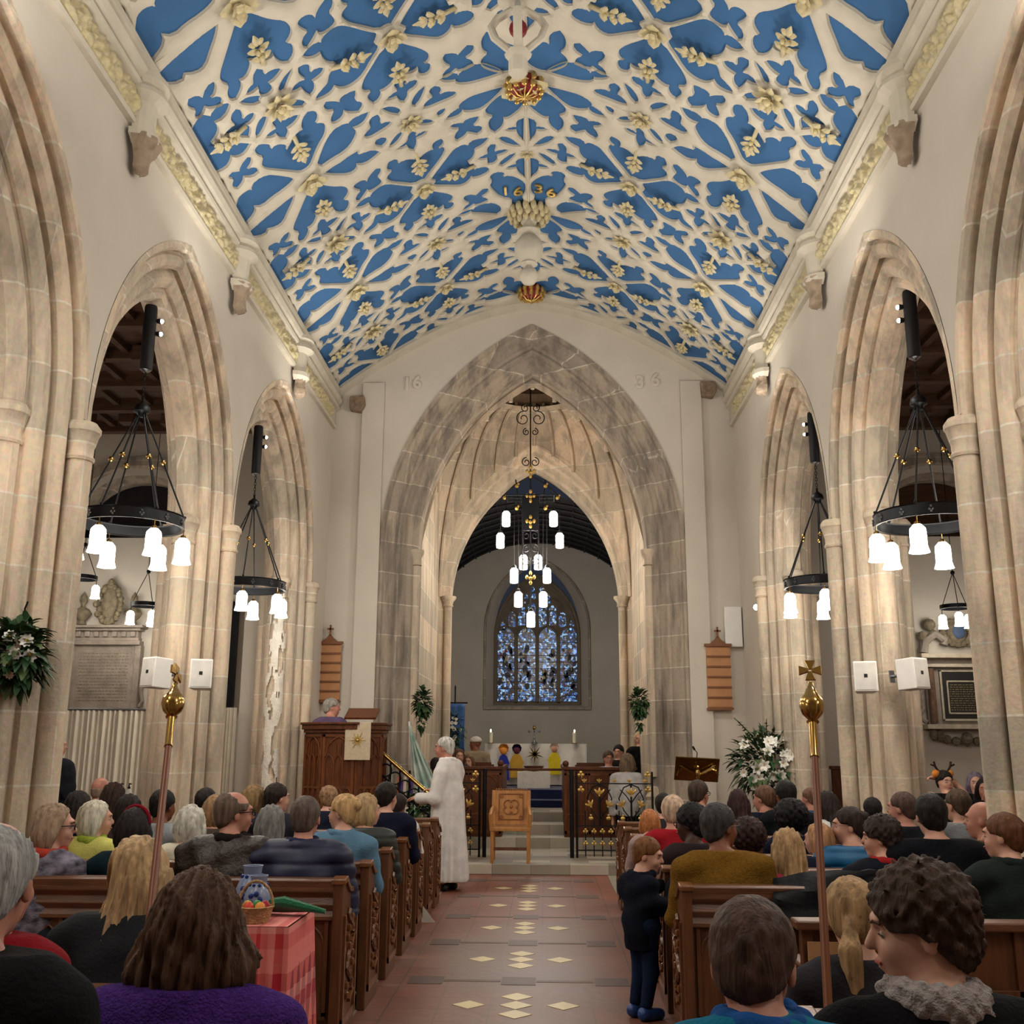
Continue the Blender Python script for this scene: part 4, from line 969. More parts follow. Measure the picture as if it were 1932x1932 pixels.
for k in range(12): a=PI*k/6; r=.11 if k%2==0 else .075; q.prism([(0.0+.012*cos(a+1.57),.02+.012*sin(a+1.57)),(r*cos(a),.02+r*sin(a)),(.012*cos(a-1.57),.02+.012*sin(a-1.57))],-.016,-.01,'y')
q.ball((0,-.015,.02),.02,8); q.build('gold_star',GOLD,t2)
q=MB(); q.prism([(-.24,0),(.24,0),(.2,.18),(-.2,.18)],0,.03,'z'); 
o=MB().box(-.2,.2,-.02,.3,0,.03).build('pulpit_desk',PULP,t,bevel=.005); o.location=(.25,-.45,1.93); o.rotation_euler=(.4,0,0)
t=thing('handrail','sloping brass handrail on black iron rings, right of the pulpit','handrail',(-1.9,13.4,0))
A=at(716,1416,13.4)-V((-1.9,13.4,0)); B=at(826,1512,13.1)-V((-1.9,13.4,0))
MB().tube([A+V((-.03,0,.06)),A,B,B+V((.06,-.02,-.02))],.026,10).build('brass_rail',BRASS,t,smooth=True)
q=MB()
for k in range(6):
    f=.04+.16*k; P=A.lerp(B,f); z1=P.z; q.cyl((P.x,P.y,.12),(P.x,P.y,z1),.012,n=6)
    if k<5: P2=A.lerp(B,f+.08); rr=.075; cz=P2.z-.17; q.tube([(P2.x+rr*cos(u),P2.y,cz+rr*sin(u)) for u in [2*PI*j/14 for j in range(14)]],.011,5,closed=True); q.cyl((P2.x,P2.y,.12),(P2.x,P2.y,cz-rr),.01,n=5)
A2=A-V((0,0,.27));B2=B-V((0,0,.27)); q.tube([A2,B2],.012,6); q.build('balusters',IRON,t,smooth=True)
m=MB()
for k in range(5): m.box(.02+.15*k,.02+.15*(k+1),-.1,.75,0,.75-.13*k)
m.build('stair_treads',PULP,t)
# ---- wrought-iron screen ------------------------------------------
def leafmotif(q,x,z,s=1,a0=0):
    for a,l in ((PI/2,1),(PI/2+.75,.8),(PI/2-.75,.8)):
        a+=a0; q.T=R_(0,(x,-.012,z))@Matrix.Rotation(PI/2-a,4,'Y')
        q.ball((0,0,.045*s),.045*s,6,(.38,.25,1)); q.T=None
    q.ball((x,-.012,z-.01*s),.014*s,5)
def tref(q,x,z,s=1):
    for dx,dz in ((0,.022),(-.02,-.004),(.02,-.004)): q.ball((x+dx*s,-.012,z+dz*s),.017*s,6,(1,.4,1))
    q.tube([(x,-.01,z),(x+.012*s,-.01,z-.035*s)],.005*s,4)
def screen(x0,x1,label,post_left):
    t=thing('screen_gate',label,'gate',(0,14.62,.13),0,'gilded wrought-iron screen gates'); w=x1-x0; q=MB(); g=MB(); H=1.12
    for x in (x0,x1): q.cyl((x,0,0),(x,0,H+.02),.016,n=8)
    xp=x0 if post_left else x1
    q.cyl((xp-.07 if post_left else xp+.07,0,0),(xp-.07 if post_left else xp+.07,0,H+.05),.028,n=10)
    for z in (.1,.42,.98): q.box(x0,x1,-.01,.01,z-.008,z+.008)
    n=int(w/.125)
    for k in range(1,n+1):
        x=x0+w*k/(n+1); q.cyl((x,0,.02),(x,0,.62 if k%2 else .5),.008,n=6)
        for z in (.19,.35): tref(g,x,z)
    for c in (.3,.72):
        xc=x0+w*c
        q.cyl((xc,0,.42),(xc,0,.98),.014,n=6)
        for fl in (-1,1):
            q.tube([(xc,0,.5),(xc+fl*.1,0,.62),(xc+fl*.17,0,.78),(xc+fl*.1,0,.93),(xc,0,.97)],.009,5)
            q.tube([(xc,0,.72),(xc+fl*.07,0,.82),(xc+fl*.15,0,.9)],.008,5)
            leafmotif(g,xc+fl*.115,.68,1,-fl*.5); g.ball((xc+fl*.12,-.012,.52),.035,8,(1,.3,.7)); g.ball((xc+fl*.12,-.012,.555),.018,6)
        leafmotif(g,xc,.83,1.15)
    for k in range(5): x=x0+w*(k+.5)/5; leafmotif(g,x,1.0,.55)
    for x in (x0+.06,x1-.06): tref(g,x,.9,1.3); tref(g,x,1.1,1.3)
    q.build('ironwork',IRON,t,smooth=True,angle=50); g.build('gilt_leaves',GOLD,t,smooth=True)
screen(.62,1.66,'wrought-iron screen gate with gold leaves, right of the chancel opening',True)
screen(-1.7,-.72,'wrought-iron screen gate with gold leaves, left, behind the white-robed man',False)
# ---- choir stall fronts --------------------------------------------
def stall(x0,x1,Y,z0,z1,label):
    t=thing('choir_stall',label,'choir stall',((x0+x1)/2,Y,z0)); w=x1-x0; q=MB(); q.box(-w/2,w/2,0,.05,0,z1-z0); q.build('panel',PULP,t)
    q=MB(); n=max(1,int(w/.35)); 
    for k in range(n): q.T=R_(0,(-w/2+w*(k+.5)/n,0,0)); tracery(q,0,w/n*.95,.05,z1-z0-.05,2)
    q.T=None; q.build('tracery_panel',mat('carved pulpit oak',(0,0,0)),t); MB().box(-w/2-.03,w/2+.03,-.04,.09,z1-z0,z1-z0+.045).build('top_rail',PULP,t,bevel=.006)
stall(-1.5,-.47,16.05,.28,1.26,'carved oak choir stall front left of the chancel steps')
stall(.47,1.55,16.05,.28,1.26,'carved oak choir stall front right of the chancel steps')
for s in (-1,1):
    t=thing('choir_desk','long oak choir stall side running back on the %s of the steps'%('left' if s<0 else 'right'),'choir stall',(s*.5,17.1,.28)); MB().box(-.03,.03,-.95,.95,0,.98).build('panel',PULP,t); MB().box(-.05,.05,-.97,.97,.98,1.03).build('top_rail',PULP,t,bevel=.006); MB().ball((0,-.93,1.07),.05,10).build('finial',PULP,t,smooth=True)
for s in (-1,1):
    for k in (0,1):
        o=MB().box(s*.75-.05 if s>0 else -1.6,1.6 if s>0 else -.7,17.3+.9*k,17.34+.9*k,.58,1.35-.05*k).build('choir_bench',PULP,bevel=.006); tag(o,'plain oak choir seat back, %s side, %s row'%('right' if s>0 else 'left','front' if k==0 else 'rear'),'choir stall')
t=thing('altar_rail','low brown communion rail across the blue steps','rail',(0,18.1,.58)); MB().box(-.62,.6,-.02,.03,.62,.66).build('rail_bar',PULP,t,bevel=.005); q=MB(); [q.box(x-.015,x+.015,-.01,.02,0,.62) for x in (-.6,.58)]; q.build('rail_posts',PULP,t)
# ---- altar ----------------------------------------------------------
t=thing('altar','long altar draped in crumpled white cloth','altar',(0,20.6,.86)); zt_=at(1008,1403,20.2).z-.86
MB().box(-.95,.95,.02,.7,0,zt_-.04).build('table_frame',OAK,t)
def cloth_front(x0,x1,y,z0,z1,amp=.03,n=60,seed=1,m=14):
    P=[]
    for j in range(m+1):
        v=j/m; P.append([(x0+(x1-x0)*i/n,y-amp*(noise.noise(V((i*.16+seed,v*1.5+i*.05,seed)))*1.5+.6*sin(i*.35+v*3+seed)*v),z1+(z0-z1)*v) for i in range(n+1)])
    return P
q=MB(); P=cloth_front(-1.0,1.0,-.03,.02,zt_,.035); q.grid(P); q.grid([P[0],[(x,.72,z) for x,y,z in P[0]]]); 
for x in (-1.0,1.0): q.grid([[(x,-.03,zt_),(x,.72,zt_)],[(x*1.02,-.03,.02),(x*1.02,.72,.02)]])
q.build('altar_cloth',WCLOTH,t,smooth=True)
t=thing('altar_cross','small silver and gold cross standing on the altar','cross',at(1008,1403,20.5)); t.location.z=.86+zt_
q=MB(); q.lathe([(.07,0),(.07,.02),(.03,.04),(.02,.1)],(0,0,0),12); q.box(-.012,.012,-.01,.01,.08,.34); q.box(-.1,.1,-.01,.01,.22,.245)
for x,z in ((-.1,.232),(.1,.232),(0,.34),(0,.1)): q.ball((x,0,z),.028,8)
q.build('cross_body',STEEL,t,smooth=True,angle=40); MB().ball((0,0,.3),.035,10,(1,.5,1.3)).build('gold_centre',BRASS,t,smooth=True)
for px,sd in ((926,'left'),(1084,'right')):
    p=at(px,1400,20.5); t=thing('altar_candle','thick cream candle burning at the %s end of the altar'%sd,'candle',(p.x,20.5,.86+zt_)); MB().lathe([(.06,0),(.06,.012),(.035,.02),(0,.02)],(0,0,0),16).build('holder',BRASS,t); MB().lathe([(.035,.02),(.037,.21),(.03,.215),(0,.205)],(0,0,0),16).build('wax',mat('candle wax',srgb('e6dcc0'),.5),t,smooth=True); MB().ball((0,0,.245),.014,8,(1,1,2.2)).build('flame',emis('candle flame',(1,.75,.35),12,False),t,smooth=True)
def figure(px,py,w,h,body,head,hair,label,Y=20.38):
    p=at(px,py,Y); k=(Y+.1)/1926; w*=k;h*=k; t=thing('cloth_figure',label,'cloth figure',p)
    B=[(-w*.5,-h*.5),(w*.5,-h*.5),(w*.42,-h*.1),(w*.5,.0),(w*.3,h*.2),(w*.14,h*.26),(-w*.14,h*.26),(-w*.3,h*.2),(-w*.5,0),(-w*.42,-h*.1)]
    MB().prism(B,-.02,.0,'y').build('robe',mat('felt '+body,srgb(body),.9,sheen=.3),t,bevel=.008)
    MB().ball((0,-.01,h*.36),h*.11,12,(1,.4,1)).build('face',mat('felt '+head,srgb(head),.9),t,smooth=True)
    MB().lathe([(h*.13,-.02*h),(h*.16,h*.1),(h*.1,h*.2),(0,h*.22)],(0,.0,h*.36),12,a0=0,a1=PI).build('veil',mat('felt '+hair,srgb(hair),.9),t,smooth=True)
figure(950,1440,22,60,'26319c','d98a3c','e0a040','blue felt figure with orange halo pinned to the altar cloth')
figure(975,1438,26,56,'c79a3a','5a2c3a','2c2450','gold-robed felt figure with dark purple headscarf on the altar cloth')
figure(1046,1434,24,52,'d9c322','c08a72','e8dcc8','yellow felt figure with pointed white veil on the altar cloth')
p=at(1009,1423,20.36); t=thing('star_ornament','spiky gold and brown star pinned to the altar cloth','star',p); q=MB()
for k in range(10): a=2*PI*k/10; r=.19 if k%2 else .13; q.T=R_(0,(0,0,0))@Matrix.Rotation(-a,4,'Y'); q.prism([(-.022,0),(0,r),(.022,0)],-.01,.005,'y')
q.T=None; q.build('star_points',DBRASS,t)
q=MB(); q.lathe([(0,0),(.1,.01),(.16,.05),(.19,.1),(.175,.1),(.14,.05),(0,.03)],(0,0,0),20,sy=.6); o=q.build('manger_basket',mat('brown wicker',srgb('6b4030'),.85,bump=.8,bscale=60,var=.4,scale=40),smooth=True,loc=(at(1007,1459,19.6).x,19.55,1.155)); tag(o,'shallow brown wicker basket in front of the altar','basket')
q=MB(); q.box(-.3,.3,-.15,.15,0,.29); o=q.build('basket_stand',WCLOTH,loc=(at(1007,1459,19.6).x,19.6,.86)); tag(o,'white draped block under the brown wicker basket','stand')
# ---- bishop's chair -------------------------------------------------
t=thing('carved_chair','light oak carved chair with round flower panel on the step before the chancel','chair',(-.27,14.08,.13)); w=.235
for sx in (-1,1):
    for y in (-.22,.2): MB().box(sx*w-.022,sx*w+.022,y-.022,y+.022,0,.5 if y<0 else .46).build('leg',LOAK,t,bevel=.004)
    q=MB(); q.tube([(sx*w*1.05,-.22,.42),(sx*w*1.1,-.24,.6),(sx*w*1.05,-.1,.66),(sx*w*1.0,.12,.68)],.026,8); q.build('arm',LOAK,t,smooth=True)
    MB().prism([(.12,.44),(.16,.44),(.23,.88),(.19,.9)],sx*w-.025,sx*w+.025,'x').build('back_post',LOAK,t,bevel=.004)
MB().box(-w-.03,w+.03,-.25,.2,.4,.445).build('seat',LOAK,t,bevel=.006)
q=MB(); q.box(-w,w,-.23,-.2,.16,.2); q.build('stretcher',mat('dark oak',(0,0,0)),t,bevel=.004)
bk=MB().box(-w+.01,w-.01,-.02,.0,.0,.45).build('backrest',LOAK,t,bevel=.004); bk.location=(0,.16,.45); bk.rotation_euler=(-.13,0,0)
q=MB(); R8=.1
for k in range(4): a=PI/4+k*PI/2; q.tube([(.055*cos(a)+.058*cos(u),-.028,.3+.052*sin(a)+.054*sin(u)-.07) for u in [a-1.9+3.8*j/12 for j in range(13)]],.009,5)
for sx in (-1,1):
    for z in (.1,.37): q.tube([(sx*.13+.02*cos(u),-.026,z+.02*sin(u)) for u in [2*PI*j/8 for j in range(8)]],.007,4,closed=True)
for a_,b_ in (((-.16,.07),(.16,.07)),((-.16,.4),(.16,.4)),((-.16,.07),(-.16,.4)),((.16,.07),(.16,.4))): q.cyl((a_[0],-.024,a_[1]),(b_[0],-.024,b_[1]),.009,n=5)
q.ball((0,-.026,.235),.025,8,(1,.5,1)); 
for k in range(14): x=-.2+.4*k/13; q.ball((x,-.02,.46),.014,6)
o=q.build('rose_carving',mat('carved golden oak',srgb('8f5f35'),.45),bk,smooth=True)
# ---- eagle lectern --------------------------------------------------
t=thing('brass_lectern','brass eagle lectern with a broad book desk and microphone, right of the chancel arch','lectern',(1.72,12.95,0)); pz=at(1315,1452,12.95); t.location=(pz.x,12.95,.0)
o=MB().box(-.27,.27,-.0,.02,-.15,.15).build('book_desk',DBRASS,t,bevel=.006); o.location=(0,.0,pz.z); o.rotation_euler=(.35,.05,.05)
q=MB(); q.lathe([(.2,0),(.2,.05),(.1,.1),(.04,.2),(.035,pz.z-.45),(.07,pz.z-.38),(.03,pz.z-.3),(.03,pz.z-.15)],(0,.05,0),20); q.build('stem',DBRASS,t,smooth=True,angle=40)
q=MB()
for s in (-1,1): 
    for k in range(5): q.tube([(s*.02,-.04,pz.z-.06),(s*(.1+.03*k),-.045,pz.z-.03+.02*k),(s*(.2+.012*k),-.04,pz.z+.05-.03*k)],.012,5)
q.ball((0,-.05,pz.z-.05),.04,8,(1,1,1.6)); q.ball((.0,-.08,pz.z+.03),.022,6); q.build('eagle',BRASS,t,smooth=True)
q=MB(); q.tube([(0,.02,pz.z+.1),(.01,.0,pz.z+.2),(-.03,-.05,pz.z+.24)],.006,6); q.cyl((-.03,-.05,pz.z+.24),(-.05,-.08,pz.z+.27),.014,n=8); q.build('microphone',mat('matt black metal',(0,0,0)),t)
# ---- banner, flag -----------------------------------------------------
p=at(858,1360,19.9); t=thing('blue_banner','blue fringed banner on a dark pole left of the altar','banner',p); q=MB(); P=cloth_front(-.19,.19,0,-.55,.32,.02,20,3); q.grid(P); o=q.build('banner_cloth',mat('banner blue silk',srgb('3b5f96'),.5,var=.2,scale=8),t,smooth=True); so=o.modifiers.new('s','SOLIDIFY'); so.thickness=.01
q=MB(); q.cyl((0,.03,-1.2),(0,.03,.6),.015,n=8); q.cyl((-.24,.02,.34),(.24,.02,.34),.014,n=8); q.ball((0,.03,.62),.03,6,(.6,.6,2)); q.build('pole',BLACK,t); q=MB(); [q.tube([(x,0,-.5),(x*1.02,0,-.62)],.012,5) for x in (-.18,.18)]; q.build('tassel',DBRASS,t)
p=at(790,1440,14.3); t=thing('draped_flag','pale green and white flag draped on a leaning pole beside the pulpit stairs','flag',p); q=MB(); P=[]
for j in range(14):
    v=j/13; P.append([(-.14+(.02+.42*v**1.2)*(i/14)+.0*v+.12*v,-.03*sin(i*1.3+v*2)*(.3+v),.5-.92*v+.1*(i/14)*v*-1) for i in range(15)])
q.grid(P); o=q.build('flag_cloth',mat('pale green silk',srgb('7fae9d'),.6,var=.25,scale=4,col2='d5dccf'),t,smooth=True); so=o.modifiers.new('s','SOLIDIFY'); so.thickness=.008
MB().cyl((-.15,.04,.56),(.0,.06,-1.25),.014,n=8).build('pole',WHITE,t)
# ---- monuments ----------------------------------------------------------
MST=mat('grey monument stone',srgb('8f8478'),.8,var=.2,scale=6,bump=.4,bscale=25)
MG=mat('carved grey stone gilded in part',srgb('776b5a'),.7,var=.3,scale=14,col2='877b60',bump=.6,bscale=30)
WYm=16.48
def lines(parent,x0,x1,z0,z1,n,mt,y): 
    q=MB(); r=random.Random(int(abs(x0*100)))
    for k in range(n):
        z=z1-(z1-z0)*(k+.5)/n; x=x0+r.uniform(0,.05)*(x1-x0)
        while x<x1-.03: w_=r.uniform(.015,.06); q.box(x,min(x+w_,x1),y,y+.001,z-.006,z+.006); x+=w_+.015
    q.build('inscription',mt,parent)['kind']='stuff'
c=at(200,1272,WYm); t=thing('wall_monument','large grey stone wall monument with urns and an inscribed tablet, left transept','monument',c); k=16.9/1926
q=MB(); q.box(-60*k,62*k,-.12,0,-64*k,52*k); q.build('tablet',MST,t); lines(t,-.42,.42,-.45,.35,16,MG,-.123)
q=MB()
for z0,z1,w_,d in ((52,60,66,.18),(60,66,62,.15),(66,78,60,.14),(78,83,66,.2),(83,88,72,.25)): q.box(-w_*k,w_*k,-d,0,z0*k,z1*k)
for i in range(7): x=(-52+17*i)*k; q.box(x-.03,x+.05,-.18,0,67*k,77*k)
for s in (-1,1): 
    q.box(s*62*k-.05,s*62*k+.05,-.15,0,-64*k,52*k); q.tube([(s*68*k,-.05,-60*k),(s*74*k,-.05,-50*k),(s*69*k,-.05,-30*k),(s*72*k,-.05,-15*k),(s*66*k,-.05,0)],.035,6)
q.build('entablature',MST,t,bevel=.01)
q=MB()
for x in (-50,46): q=MB(); q.lathe([(.04,0),(.08,.02),(.05,.08),(.1,.13),(.14,.2),(.1,.27),(.04,.3),(.03,.34),(.06,.4),(.05,.48),(0,.56)],(x*k,-.1,88*k),14); q.build('urn',MG,t,smooth=True)
q=MB(); r=random.Random(5); q.ball((0,-.08,128*k),.2,16,(.75,.35,1.5))
for i in range(22): a=2*PI*i/22; q.ball((.19*cos(a)*(1+.15*sin(i*3)),-.12,128*k+.3*sin(a)),.055,7)
q.ball((0,-.12,166*k),.06,8,(1,1,1.6)); q.ball((0,-.1,95*k),.08,8); q.build('coat_of_arms',MG,t,smooth=True)
c=at(1812,1320,WYm); t=thing('painted_monument','ornate painted wall monument with black inscribed panel and coat of arms, right transept','monument',c)
BLK=mat('black slate panel',srgb('2c2a28'),.35); MAR=mat('veined cream marble',srgb('b6aa96'),.5,var=.2,scale=10); BRN=mat('brown veined marble',srgb('6b513f'),.4,var=.35,scale=14)
q=MB(); q.box(-62*k,62*k,-.08,0,-50*k,75*k); q.build('back_slab',MST,t); q=MB(); q.box(-38*k,38*k,-.1,-.08,-38*k,52*k); q.build('black_panel',BLK,t)
q=MB(); 
for a_ in ((-38,38,48,52),(-38,38,-38,-34),(-38,-34,-38,52),(34,38,-38,52),(-27,27,30,33),(-27,27,-26,-23),(-27,-24,-26,33),(24,27,-26,33)): q.box(a_[0]*k,a_[1]*k,-.115,-.1,a_[2]*k,a_[3]*k)
q.box(-72*k,72*k,-.26,0,-52*k,-44*k); q.box(-66*k,66*k,-.18,0,56*k,62*k); q.box(-72*k,72*k,-.24,0,72*k,80*k); q.build('marble_frame',MAR,t,bevel=.006)
lines(t,-.2,.2,-.18,.24,12,mat('dull gold lettering',srgb('8a7a55'),.6),-.104)
for s in (-1,1): MB().cyl((s*54*k,-.13,-42*k),(s*54*k,-.13,54*k),.055,.05,14).build('column',BRN,t,smooth=True,angle=40)
q=MB(); [q.lathe([(.075,0),(.075,.03),(.055,.06),(.055,.1)],(s*54*k,-.13,-44*k),12) for s in (-1,1)]; [q.lathe([(.05,-.08),(.06,-.04),(.08,.0),(.085,.02),(0,.02)],(s*54*k,-.13,56*k),12) for s in (-1,1)]
for s in (-1,1): q=MB(); q.tube([(s*62*k,-.1,82*k),(s*58*k,-.1,102*k),(s*40*k,-.1,116*k),(s*22*k,-.1,106*k),(s*26*k,-.1,96*k)],.07,8); q.tube([(s*66*k,-.08,-40*k),(s*78*k,-.08,-30*k),(s*70*k,-.08,-15*k),(s*76*k,-.08,5*k),(s*68*k,-.08,20*k)],.04,6); q.build('pediment_scroll',MST,t,smooth=True)
q=MB(); q.ball((0,-.12,118*k),.17,14,(.9,.4,1.1)); 
for i in range(16): a=2*PI*i/16; q.ball((.22*cos(a),-.1,118*k+.18*sin(a)),.06,7)
for s in (-1,1): q.ball((s*48*k,-.1,132*k),.1,10); q.ball((s*62*k,-.1,112*k),.08,8)
q.build('carved_cherubs',MG,t,smooth=True); q=MB()
for i in range(9): a=PI+PI*i/8; q.ball((.42*cos(a),-.1,-60*k+.12*sin(a*1)),.07,7)
for s in (-1,1): q.ball((s*58*k,-.12,-60*k),.09,8,(.7,1,1.2)); 
q.ball((0,-.12,-68*k),.1,8); q.build('carved_garland',MG,t,smooth=True); MB().ball((0,-.19,120*k),.1,12,(1,.3,1.2)).build('shield',mat('heraldic blue',srgb('4a5a78'),.6),t,smooth=True)
# ---- curtain in the left aisle -------------------------------------------
a=at(100,1340,12.6); b=at(292,1338,12.6); t=thing('curtain','long off-white pleated curtain hanging on a rail in the left aisle','curtain',(a.x,12.6,0)); Lc=b.x-a.x; q=MB(); n=150
P=[[(Lc*i/n,.022*sin(i*.8+.6*sin(i*.21))+.012*sin(i*.3),z) for i in range(n+1)] for z in (a.z,a.z-.06,a.z-.08,1.2,.6,.03)]; q.grid(P); q.build('drape',mat('off white curtain',srgb('d3cab8'),.9,var=.05),t,smooth=True); MB().cyl((-.1,.0,a.z+.01),(Lc+.6,0,a.z+.01),.015,n=8).build('rail',STEEL,t)
a=at(412,1335,13.6); b=at(446,1335,13.6); t=thing('curtain','narrow end of off-white curtain seen between the second and third left piers','curtain',(a.x,13.6,0)); Lc=b.x-a.x; n=30
q=MB(); q.grid([[(Lc*i/n,.03*sin(i*1.1),z) for i in range(n+1)] for z in (a.z,a.z-.08,.03)]); q.build('drape',mat('off white curtain',(0,0,0)),t,smooth=True)
# white plastered stub wall behind the third left pier
p0=at(447,1400,13.9); m=MB(); m.box(p0.x-.0,p0.x+.35,13.9,14.45,0,3.4); m.prism([(p0.x-.3,0),(p0.x+.02,0),(p0.x+.02,1.6),(p0.x-.18,1.15)],13.95,14.2,'y'); o=m.build('wall_stair_turret',PLAST); tag(o,kind='structure')
# table with two bottles behind the left pews
t=thing('side_table','light oak side table in front of the curtain','table',(-4.3,10.6,0)); MB().box(-.9,.5,-.3,.3,.98,1.03).build('top',LOAK,t,bevel=.005); q=MB(); q.box(-.85,.45,-.25,.25,.05,.98); q.build('cabinet_body',OAK,t)
for i,(x,c) in enumerate(((230,'left'),(245,'right'))):
    p=at(x,1470,10.5); p.z=1.03; t=thing('pump_bottle','clear pump bottle, %s one of the pair on the side table'%c,'bottle',p); MB().lathe([(.03,0),(.034,.02),(.034,.1),(.012,.14),(.012,.15)],(0,0,0),14).build('body',mat('frosted clear plastic',srgb('c9c8c4'),.2),t,smooth=True); q=MB(); q.cyl((0,0,.15),(0,0,.19),.006,n=6); q.cyl((0,0,.19),(.03,-.02,.185),.006,n=6); q.cyl((0,0,.14),(0,0,.16),.014,n=8); q.build('pump',mat('matt black metal',(0,0,0)),t)
# ---- red table ------------------------------------------------------------
t=thing('cloth_covered_table','small table covered with a red and pink striped cloth behind the left pews','table',(-1.2,5.37,0)); W2,D2,H2=.17,.26,.76
MB().box(-W2,W2,-D2,D2,H2-.04,H2-.005).build('table_top',OAK,t); 
for sx in (-1,1):
    for sy_ in (-1,1): MB().box(sx*(W2-.05)-.02,sx*(W2-.05)+.02,sy_*(D2-.05)-.02,sy_*(D2-.05)+.02,0,H2-.04).build('leg',OAK,t)
def stripemat():
    m,nt,b=base('red and pink striped cotton'); b.inputs['Roughness'].default_value=.9; tc=nt.nodes.new('ShaderNodeTexCoord'); sx=nt.nodes.new('ShaderNodeSeparateXYZ'); L(nt,tc.outputs['Object'],sx.inputs[0])
    def st(out,sc_,cols,pos):
        mm=nt.nodes.new('ShaderNodeMath'); mm.operation='MULTIPLY'; mm.inputs[1].default_value=sc_; L(nt,out,mm.inputs[0]); fr=nt.nodes.new('ShaderNodeMath'); fr.operation='FRACT'; L(nt,mm.outputs[0],fr.inputs[0])
        r=nt.nodes.new('ShaderNodeValToRGB'); r.color_ramp.interpolation='CONSTANT'; e=r.color_ramp.elements; e[0].color=c4(srgb(cols[0])); e[1].position=pos[0]; e[1].color=c4(srgb(cols[1]))
        for c,p in zip(cols[2:],pos[1:]): x=e.new(p); x.color=c4(srgb(c))
        L(nt,fr.outputs[0],r.inputs[0]); return r.outputs[0]
    a=st(sx.outputs['X'],4.2,['d8706a','b3202c','d8706a','e08a80','b3202c','da7a72','6a3a44','da7a72'],[.12,.2,.34,.5,.66,.8,.84])
    c=st(sx.outputs['Z'],3.3,['d8706a','c23a40','e09088','a81c28','da7a72'],[.2,.42,.6,.85])
    mx=nt.nodes.new('ShaderNodeMixRGB'); mx.inputs[0].default_value=.45; L(nt,a,mx.inputs[1]); L(nt,c,mx.inputs[2]); L(nt,mx.outputs[0],b.inputs['Base Color']); return m
STR=stripemat(); q=MB()
per=[(-W2-.01,-D2-.01),(W2+.01,-D2-.01),(W2+.01,D2+.01),(-W2-.01,D2+.01)]; ring=[]
for i in range(4):
    a=V(per[i]);b=V(per[(i+1)%4])
    for j in range(24): ring.append(a.lerp(b,j/24))
drop=[.5 if i<24 else .58 for i in range(96)]
rows=[]
for v in [k/9 for k in range(10)]:
    rows.append([(p.x*(1+.12*v)+.012*sin(i*1.2)*v,p.y*(1+.08*v)+.02*sin(i*1.2)*v,H2+.004-v*(.36+.22*(1 if 20<i<50 else .2)+.03*sin(i*.7))) for i,p in enumerate(ring)])
q.grid([r+[r[0]] for r in rows]); q.grid([[(-W2,-D2,H2+.005),(W2,-D2,H2+.005)],[(-W2,D2,H2+.005),(W2,D2,H2+.005)]]); q.build('striped_cloth',STR,t,smooth=True,angle=60)
pb=at(482,1715,5.22); t=thing('wicker_basket','small round wicker basket with arched handle on the red striped table','basket',(pb.x,5.22,.765)); q=MB()
WK=mat('pale wicker',srgb('b08d63'),.8,bump=.9,bscale=90,var=.35,scale=50); q.lathe([(0,0),(.065,0),(.075,.03),(.085,.07),(.09,.075),(.082,.078),(.07,.03),(.0,.01)],(0,0,0),24); q.build('bowl',WK,t,smooth=True); MB().tube([(.085*cos(u),0,.07+.12*sin(u)) for u in [PI*j/16 for j in range(17)]],.007,8).build('handle',WK,t,smooth=True)
for i,(dx,dy,c) in enumerate(((-.03,-.02,'c9402f'),(.03,-.03,'d98a35'),(0,.03,'3b8a46'),(-.045,.02,'cdb53a'),(.04,.02,'b02a3a'))): o=MB().ball((0,0,0),.028,12,(1,1,1.2)).build('painted_egg',mat('egg '+c,srgb(c),.4),smooth=True,loc=(pb.x+dx,5.22+dy,.83)); tag(o,['red','orange','green','yellow','dark red'][i]+' ball in the little wicker basket','ball','coloured balls in the basket')
def vessel(px,Y,k,label):
    x=at(px,1700,Y).x; t=thing('painted_jug',label,'jug',(x,Y,.765)); q=MB(); q.lathe([(.03,0),(.05,.01),(.075,.06),(.08,.1),(.06,.15),(.042,.175),(.045,.2),(.05,.215),(.043,.215),(.036,.18),(.05,.14),(0,.02)],(0,0,0),24); q.T=None
    b=mat('grey blue stoneware',srgb('7e8aa6'),.25,spec=.5); o=q.build('jug_body',b,t,smooth=True); o.scale=(k,k,k); q=MB()
    for j in range(5): 
        a=2*PI*j/5; q.ball((.078*cos(-PI/2+.35*cos(a)),.078*sin(-PI/2+.35*cos(a)),.095+.03*sin(a)),.016,7,(1,.5,1))
    for j in range(10): a=2*PI*j/10; q.ball((.05*cos(a),.05*sin(a),.165),.01,6)
    o=q.build('painted_flowers',mat('cobalt blue glaze',srgb('1f3578'),.25),t,smooth=True); o.scale=(k,k,k)
vessel(487,5.42,.9,'blue and grey painted stoneware jug with flowers, behind the wicker basket')
vessel(474,5.56,1.05,'taller blue-banded stoneware jug at the back of the red table')
q=MB()
for k in range(5): q.tube([(-.2+.1*k*.2,.05-.03*k,.02+.012*k),(0,.0-.02*k,.035+.01*k),(.22+.03*k,-.02*k,.02)],[.025,.035,.015],8)
o=q.build('green_cloth',mat('emerald felt',srgb('12603c'),.95,sheen=.4,bump=.5,bscale=60),smooth=True,loc=(at(545,1705,5.5).x+.0,5.46,.775)); o.scale=(.62,.8,.8); tag(o,'rolled emerald green cloth lying on the red striped table','cloth')
